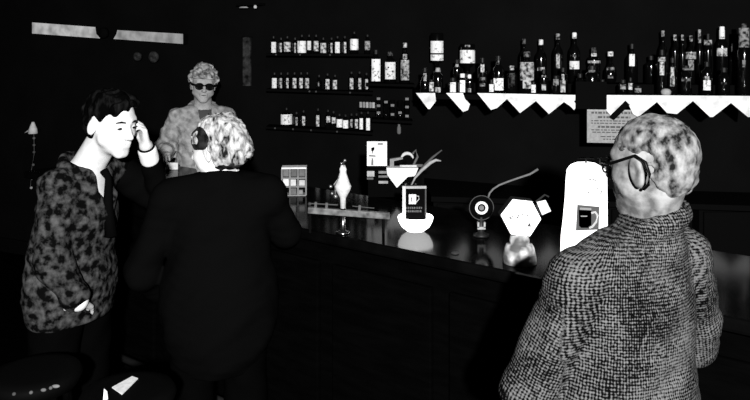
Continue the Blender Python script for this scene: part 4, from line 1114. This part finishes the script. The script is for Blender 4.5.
# hair covers the crown and the back above the collar, leaving ears and face
def mask1(x, y, z):
    face = (x-.070)                                   # forehead limit
    side = np.minimum(x+.036, .042-z)                    # below the temple line, in front of the ear's rear
    low = -(z+.060)
    n = .007*np.sin(x*150+2*np.sin(z*90))+.006*np.sin(z*190+y*110)
    return -(np.maximum(np.maximum(face, side), low)+n)
m1.hair(GREYH, mask1, off=.0025, nz=(.0016, 110))
TEMP = noise_mat('darker_temple_hair', .004, .035, 60, 3)
def mask1b(x, y, z): return -np.maximum(np.maximum(np.maximum(x-.070, -(x-.005)), np.maximum(.030-z, z-.085)), -(np.abs(y)-.050))
m1.hair(TEMP, mask1b, off=.010, nz=(.002, 120), name='temple_hair')
def glasses(pr, m, r=.022, th=.0028, lens=None, hook=True, sc=1.0, hw=.092):
    h = pr.head; b = B()
    for g in (-1, 1):
        pts = [h.p(.100-.006*abs(math.cos(a)), g*.033+r*1.1*math.cos(a), .004+r*.85*math.sin(a)) for a in np.linspace(0, 2*PI, 21)]
        tube(b, pts, th, 6)
        tp = [(.093, g*.060, .012), (.06, g*.080, .013), (.0, g*.087, .018), (-.018, g*.089, .010)]
        if hook: tp[-2:] = [(-.012, g*hw, .036), (-.036, g*hw, .022)]; tp += [(-.044, g*hw, -.004), (-.038, g*(hw-.003), -.028), (-.024, g*(hw-.006), -.040)]
        tube(b, [h.p(*q) for q in tp], th*1.5, 6)
    tube(b, [h.p(.104, -.012, .010), h.p(.108, 0, .013), h.p(.104, .012, .010)], th, 6)
    o = obj('glasses', b, m, pr.root, smooth=True)
    if lens:
        for g in (-1, 1):
            b = B(); pts = [h.p(.098-.006*abs(math.cos(a)), g*.033+r*1.02*math.cos(a), .004+r*.8*math.sin(a)) for a in np.linspace(0, 2*PI, 20)[:-1]]
            f = [b.verts.new(p) for p in pts]; q = [b.verts.new(p+(h.R @ Vector((-.002, 0, 0)))) for p in pts]
            b.faces.new(f); b.faces.new(q[::-1])
            for i in range(len(f)): b.faces.new((f[i], q[i], q[(i+1) % len(f)], f[(i+1) % len(f)]))
            obj('lens', b, lens, o)
    return o
FRAME = mat('black_spectacle_frame', .002, .4, .1)
glasses(m1, FRAME, th=.0026)

Person.trap, Person.ctilt = .060, 0
# --- young man (left)
loc = (-1.185, 2.80); yaw = R(-16); L, D = frame(loc, yaw)
hc = L(-.998, 2.725, 1.550)
J = joints(.95, (0, 0, .92), (.035, 0, 1.19), (.075, 0, 1.375),
   shl=L(-1.07, 2.965, 1.355), ell=L(-.90, 3.06, 1.165), wrl=L(-.905, 2.845, 1.452),
   shr=L(-1.175, 2.665, 1.325), elr=L(-1.165, 2.60, 1.06), wrr=L(-1.068, 2.595, .925))
hd = Head(hc, R(-30)-yaw, R(10), R(0), 1.02)
m2 = Person('person', 'dark haired young man in mottled jacket resting his head on his raised hand', loc, yaw, J, hd, SKIN)
m2.build_body([(J['wrl'], D(-.05, -.40, .9), D(-.75, -.45, -.3), (.85, .95, 1.0, 1.05), -1, .8), (J['wrr'], D(-.15, .85, -.45), D(-.2, -.4, -.9), (.2, .2, .2, .2), 1, .5)],
   rng((hc, .15), (J['wrl']+D(-.03, -.05, .07), .10), (J['wrr']+D(-.02, .04, -.07), .10)))
J2M = noise_mat('mottled_grey_cloth', .0025, .105, 34, 6, p0=.42, p1=.80, distort=0, bump=.1)
m2.jacket(J2M, o=.012, hem=.80, noise=(.0035, 40), sleeve=(.070, .064, .050), open_v=.0001, flare=.0, cuffback=.14, h=.0065, vtop=1.42, vlow=1.19, wz=.055, arms='r')
# far sleeve of the same jacket, its own mesh: shade painted in as black
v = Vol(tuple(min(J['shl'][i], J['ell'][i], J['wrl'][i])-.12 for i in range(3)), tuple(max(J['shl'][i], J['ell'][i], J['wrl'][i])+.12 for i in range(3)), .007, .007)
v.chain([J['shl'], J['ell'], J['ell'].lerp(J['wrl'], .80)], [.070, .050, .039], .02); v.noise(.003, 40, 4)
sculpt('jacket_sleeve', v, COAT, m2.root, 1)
v = Vol(tuple(J['wrl']-Vector((.1,)*3)), tuple(J['wrl']+Vector((.1,)*3)), .004, .004)
v.rc(J['ell'].lerp(J['wrl'], .80), J['ell'].lerp(J['wrl'], .92), .037, .036); v.noise(.0008, 60, 2)
sculpt('shirt_cuff', v, SHIRT, m2.root, 1)
v = Vol(tuple(J['wrr']-Vector((.1,)*3)), tuple(J['wrr']+Vector((.1,)*3)), .004, .004)
v.rc(J['elr'].lerp(J['wrr'], .80), J['elr'].lerp(J['wrr'], .97), .040, .038); v.noise(.0008, 60, 2)
sculpt('shirt_cuff', v, SHIRT, m2.root, 1)
v = Vol((-.25, -.28, .98), (.30, .28, 1.50), .006, .006)
m2.torso(v, .008); N = Vector(J['neck']); v.rc(N, hd.p(-.025, 0, -.075), .068, .064, .015)
v.everywhere(lambda X, Y, Z: (1.0-Z)*1.0*-1+0*X+0*Y-.0 if False else (1.02-Z)*1.0+0*X+0*Y)
sculpt('shirt', v, SHIRT, m2.root, 1)
b = B(); C_ = Vector(J['chest'])
tube(b, [N+Vector((.075, 0, -.005)), N+Vector((.098, 0, -.035)), Vector((C_.x+.135, 0, 1.24)), Vector((C_.x+.150, 0, 1.12))], [.016, .013, .018, .024], 8)
obj('tie', b, COAT, m2.root, smooth=True)
m2.trousers(TROUS); m2.shoes(SHOE)
DH = noise_mat('dark_brown_hair', .0012, .014, 40, 4, p0=.45, p1=.75, stretch=(1, 1, .4))
def mask2(x, y, z):
    front = x-(.088+.0*z)
    brow = np.minimum(x-.010, .052+.5*(x-.03)-z+.3*y)           # open the forehead
    side = np.minimum(x+.018, .028-z)
    low = -(z+.060)
    n = .007*np.sin(y*130+x*60)+.006*np.sin(x*170-y*90+1)
    return -(np.maximum(np.maximum(front, np.maximum(brow, side)+n), low))
def quiff(h, v):
    h.chain(v, [(-.03, .02, .094), (.03, .0, .098), (.076, -.02, .084), (.098, -.030, .052)], [.030, .028, .020, .009], .02)
    h.chain(v, [(-.03, -.03, .088), (.03, -.04, .088), (.066, -.045, .074), (.088, -.045, .056)], [.030, .024, .016, .008], .02)
    h.chain(v, [(-.03, .045, .086), (.04, .045, .086), (.082, .03, .070)], [.030, .024, .012], .02)
m2.hair(DH, mask2, off=.009, nz=(.0035, 80), extra=quiff)
for g in (-1, 1):
    b = B(); tube(b, [hd.p(.090, g*.014, .027), hd.p(.089, g*.032, .031), hd.p(.077, g*.048, .026)], [.003, .004, .002], 6); obj('eyebrow', b, mat('brow_hair', .01), m2.root)
b = B(); w0 = J['wrl']; ax = (J['wrl']-J['ell']).normalized(); u_ = ax.cross(Vector((0, 0, 1))).normalized(); w_ = ax.cross(u_)
tube(b, [w0-ax*.004+(u_*math.cos(a)+w_*math.sin(a))*.030 for a in np.linspace(0, 2*PI, 20)], .0045, 6); obj('wristwatch', b, FRAME, m2.root)

# --- middle man in the black coat, from behind
loc = (-.60, 2.78); yaw = R(102); L, D = frame(loc, yaw)
hc = L(-.612, 2.80, 1.442)
J = joints(.90, (0, 0, .87), (.02, 0, 1.14), (.03, 0, 1.315),
   shl=L(-.775, 2.74, 1.265), ell=L(-.885, 2.73, .99), wrl=L(-.915, 2.80, .905+.0), shr=L(-.43, 2.81, 1.265), elr=L(-.36, 2.90, 1.10), wrr=L(-.50, 3.09, 1.15))
J['wrl'] = L(-.875, 2.90, .86)
hd = Head(hc, R(158)-yaw, R(6), 0, 1.04)
m3 = Person('person', 'man with brushed grey hair in a black coat, back turned, before the barmaid', loc, yaw, J, hd, SKIN)
m3.build_body([(J['wrl'], D(.45, .05, -.85), D(1, 0, 0), (.2, .2, .2, .2), -1, .5), (J['wrr'], D(-.75, .6, -.12), D(0, 0, -1), (.25, .3, .3, .4), -1, .3)],
   rng((hc, .15), (J['wrl']+Vector((0, 0, -.08)), .10), (J['wrr']+D(-.05, .08, 0), .10)))
m3.jacket(COAT, o=.03, hem=.60, noise=(.003, 35), sleeve=(.075, .062, .050), flare=.06, name='coat', h=.009)
m3.trousers(TROUS); m3.shoes(SHOE)
v = Vol(tuple(Vector(J['neck'])-Vector((.12, .12, .05))), tuple(Vector(J['neck'])+Vector((.14, .12, .12))), .0045, .0045)
Nn = Vector(J['neck'])
for kz in (0, 1, 2):
    pts = [Nn+Vector((-.002+.066*math.cos(a), .068*math.sin(a), .030+.009*kz)) for a in np.linspace(0, 2*PI, 22)]
    v.chain(pts, [.007]*22, .006)
sculpt('shirt_collar', v, SHIRT, m3.root, 1)
SILV = noise_mat('brushed_silver_hair', .010, .55, 44, 6, p0=.34, p1=.60, stretch=(1.2, 1.2, .5), distort=.3, bump=.4)
def mask3(x, y, z):
    face = x-.062
    side = np.minimum(x+.020, .030-z)
    return -np.maximum(np.maximum(face, side), -(z+.058))
def comb(h, v):
    h.chain(v, [(-.09, -.02, .07), (-.04, -.03, .115), (.03, -.02, .118)], [.020, .016, .012], .02)
    h.chain(v, [(-.105, -.03, .03), (-.115, -.02, -.01), (-.10, 0, -.045)], [.02, .02, .014], .02)
m3.hair(SILV, mask3, off=.013, nz=(.004, 85), extra=comb, seed=8)
def mask3b(x, y, z): return -np.maximum(np.maximum(np.maximum(x-.075, -(x+.045)), np.maximum(.012-z, np.hypot(x-.022, z-.05)-.046)), -(y-.020))
m3.hair(noise_mat('dark_side_hair', .004, .028, 30, 3), mask3b, off=.019, nz=(.003, 60), name='side_hair', seed=4)
def mask3c(x, y, z): return -(np.maximum(np.maximum(x-.0, z+.034+.3*y), -(z+.072))+.005*np.sin(y*160+x*90))
m3.hair(MATS['dark_side_hair'], mask3c, off=.012, nz=(.003, 90), name='nape_hair', seed=6)

# --- barmaid
loc = (-1.165, 4.88); yaw = R(-66); L, D = frame(loc, yaw)
hc = L(-1.155, 4.84, 1.578)
J = joints(.95, (0, 0, .92), (.02, 0, 1.21), (.0, 0, 1.42),
   shr=L(-1.305, 4.82, 1.335), elr=L(-1.415, 4.84, 1.135), wrr=L(-1.36, 4.64, 1.16), shl=L(-1.03, 4.93, 1.35), ell=L(-.90, 4.86, 1.13), wrl=L(-1.0, 4.62, 1.17))
J['shr'] = L(-1.315, 4.82, 1.36)
hd = Head(hc, R(-72)-yaw, R(4), R(-4), .97)
m4 = Person('person', 'fair haired barmaid in dark glasses and fluffy pale cardigan behind the bar', loc, yaw, J, hd, SKINB)
m4.build_body([(J['wrr'], D(.3, -.9, -.05), D(0, 0, -1), (.3, .3, .35, .4), -1, .3), (J['wrl'], D(-.1, -.9, -.15), D(0, 0, -1), (.3, .3, .35, .4), 1, .3)],
   rng((hc, .15), (J['wrr']+D(.03, -.07, 0), .09), (J['wrl']+D(0, -.07, 0), .09)))
CARD = noise_mat('fluffy_pale_knit', .16, .42, 24, 5, p0=.32, p1=.66, bump=.4)
m4.jacket(CARD, o=.018, hem=.88, noise=(.005, 60), sleeve=(.072, .072, .052), flare=.0, name='cardigan', h=.0075, open_v=.0001, vtop=1.45, vlow=1.18, wz=.05, lapel=False)
m4.trousers(TROUS); m4.shoes(SHOE)
v = Vol((-.25, -.28, .98), (.30, .28, 1.42), .008, .008); m4.torso(v, .010); sculpt('blouse', v, mat('dim_blouse', .07), m4.root, 1)
FAIR = noise_mat('curled_fair_hair', .07, .46, 36, 4, p0=.36, p1=.66, bump=.5)
def mask4(x, y, z):
    face = np.maximum(x-.100, 0*x-1)
    brow = np.minimum(x-.012, .050-z)
    side = np.minimum(np.minimum(x-.012, .10-z), 1.0)*0+np.minimum(x-.030, .055-z)
    return -np.maximum(np.maximum(face, np.maximum(brow, side)), -(z+.045))
def curls(h, v):
    rr = random.Random(5)
    for i in range(46):
        a = rr.uniform(-2.5, 2.5); e = rr.uniform(-.2, 1.5)
        h.ell(v, (-.012+.100*math.cos(a)*math.cos(e), .086*math.sin(a)*math.cos(e), .045+.090*math.sin(e)), (.021,)*3, .008)
m4.hair(FAIR, mask4, off=.016, nz=(.003, 110), extra=curls)
glasses(m4, FRAME, r=.024, th=.0045, lens=mat('tinted_lens', .004, .15, .3), hook=False)
b = B(); tube(b, [hd.p(.0915, -.016, -.0575), hd.p(.0955, 0, -.0585), hd.p(.0915, .016, -.0575)], [.0018, .0035, .0018], 6); obj('lips', b, mat('lipstick', .06), m4.root)

# ------------------------------------------------------------------ light, camera, view
w = bpy.data.worlds.new('World'); scn.world = w; w.use_nodes = True
w.node_tree.nodes['Background'].inputs[0].default_value = (.02, .02, .02, 1)
la = bpy.data.lights.new('camera_flash', 'AREA'); la.shape = 'DISK'; la.size = .10; la.energy = 470
lo = bpy.data.objects.new('camera_flash', la); lo.location = (.22, -1.6, 2.42); link(lo)
d = Vector((0, 3.5, 1.2))-lo.location; lo.rotation_euler = d.to_track_quat('-Z', 'Y').to_euler()
cam = bpy.data.cameras.new('camera'); cam.sensor_width = 36; cam.lens = 36*F/750; cam.shift_y = -(200-H)/750; cam.clip_start = .05
co = bpy.data.objects.new('camera', cam); co.location = (0, 0, CZ); co.rotation_euler = (PI/2, 0, 0); link(co); scn.camera = co
vs = scn.view_settings; vs.view_transform = 'Standard'; vs.look = 'None'; vs.exposure = 0; vs.gamma = 1; vs.use_curve_mapping = False
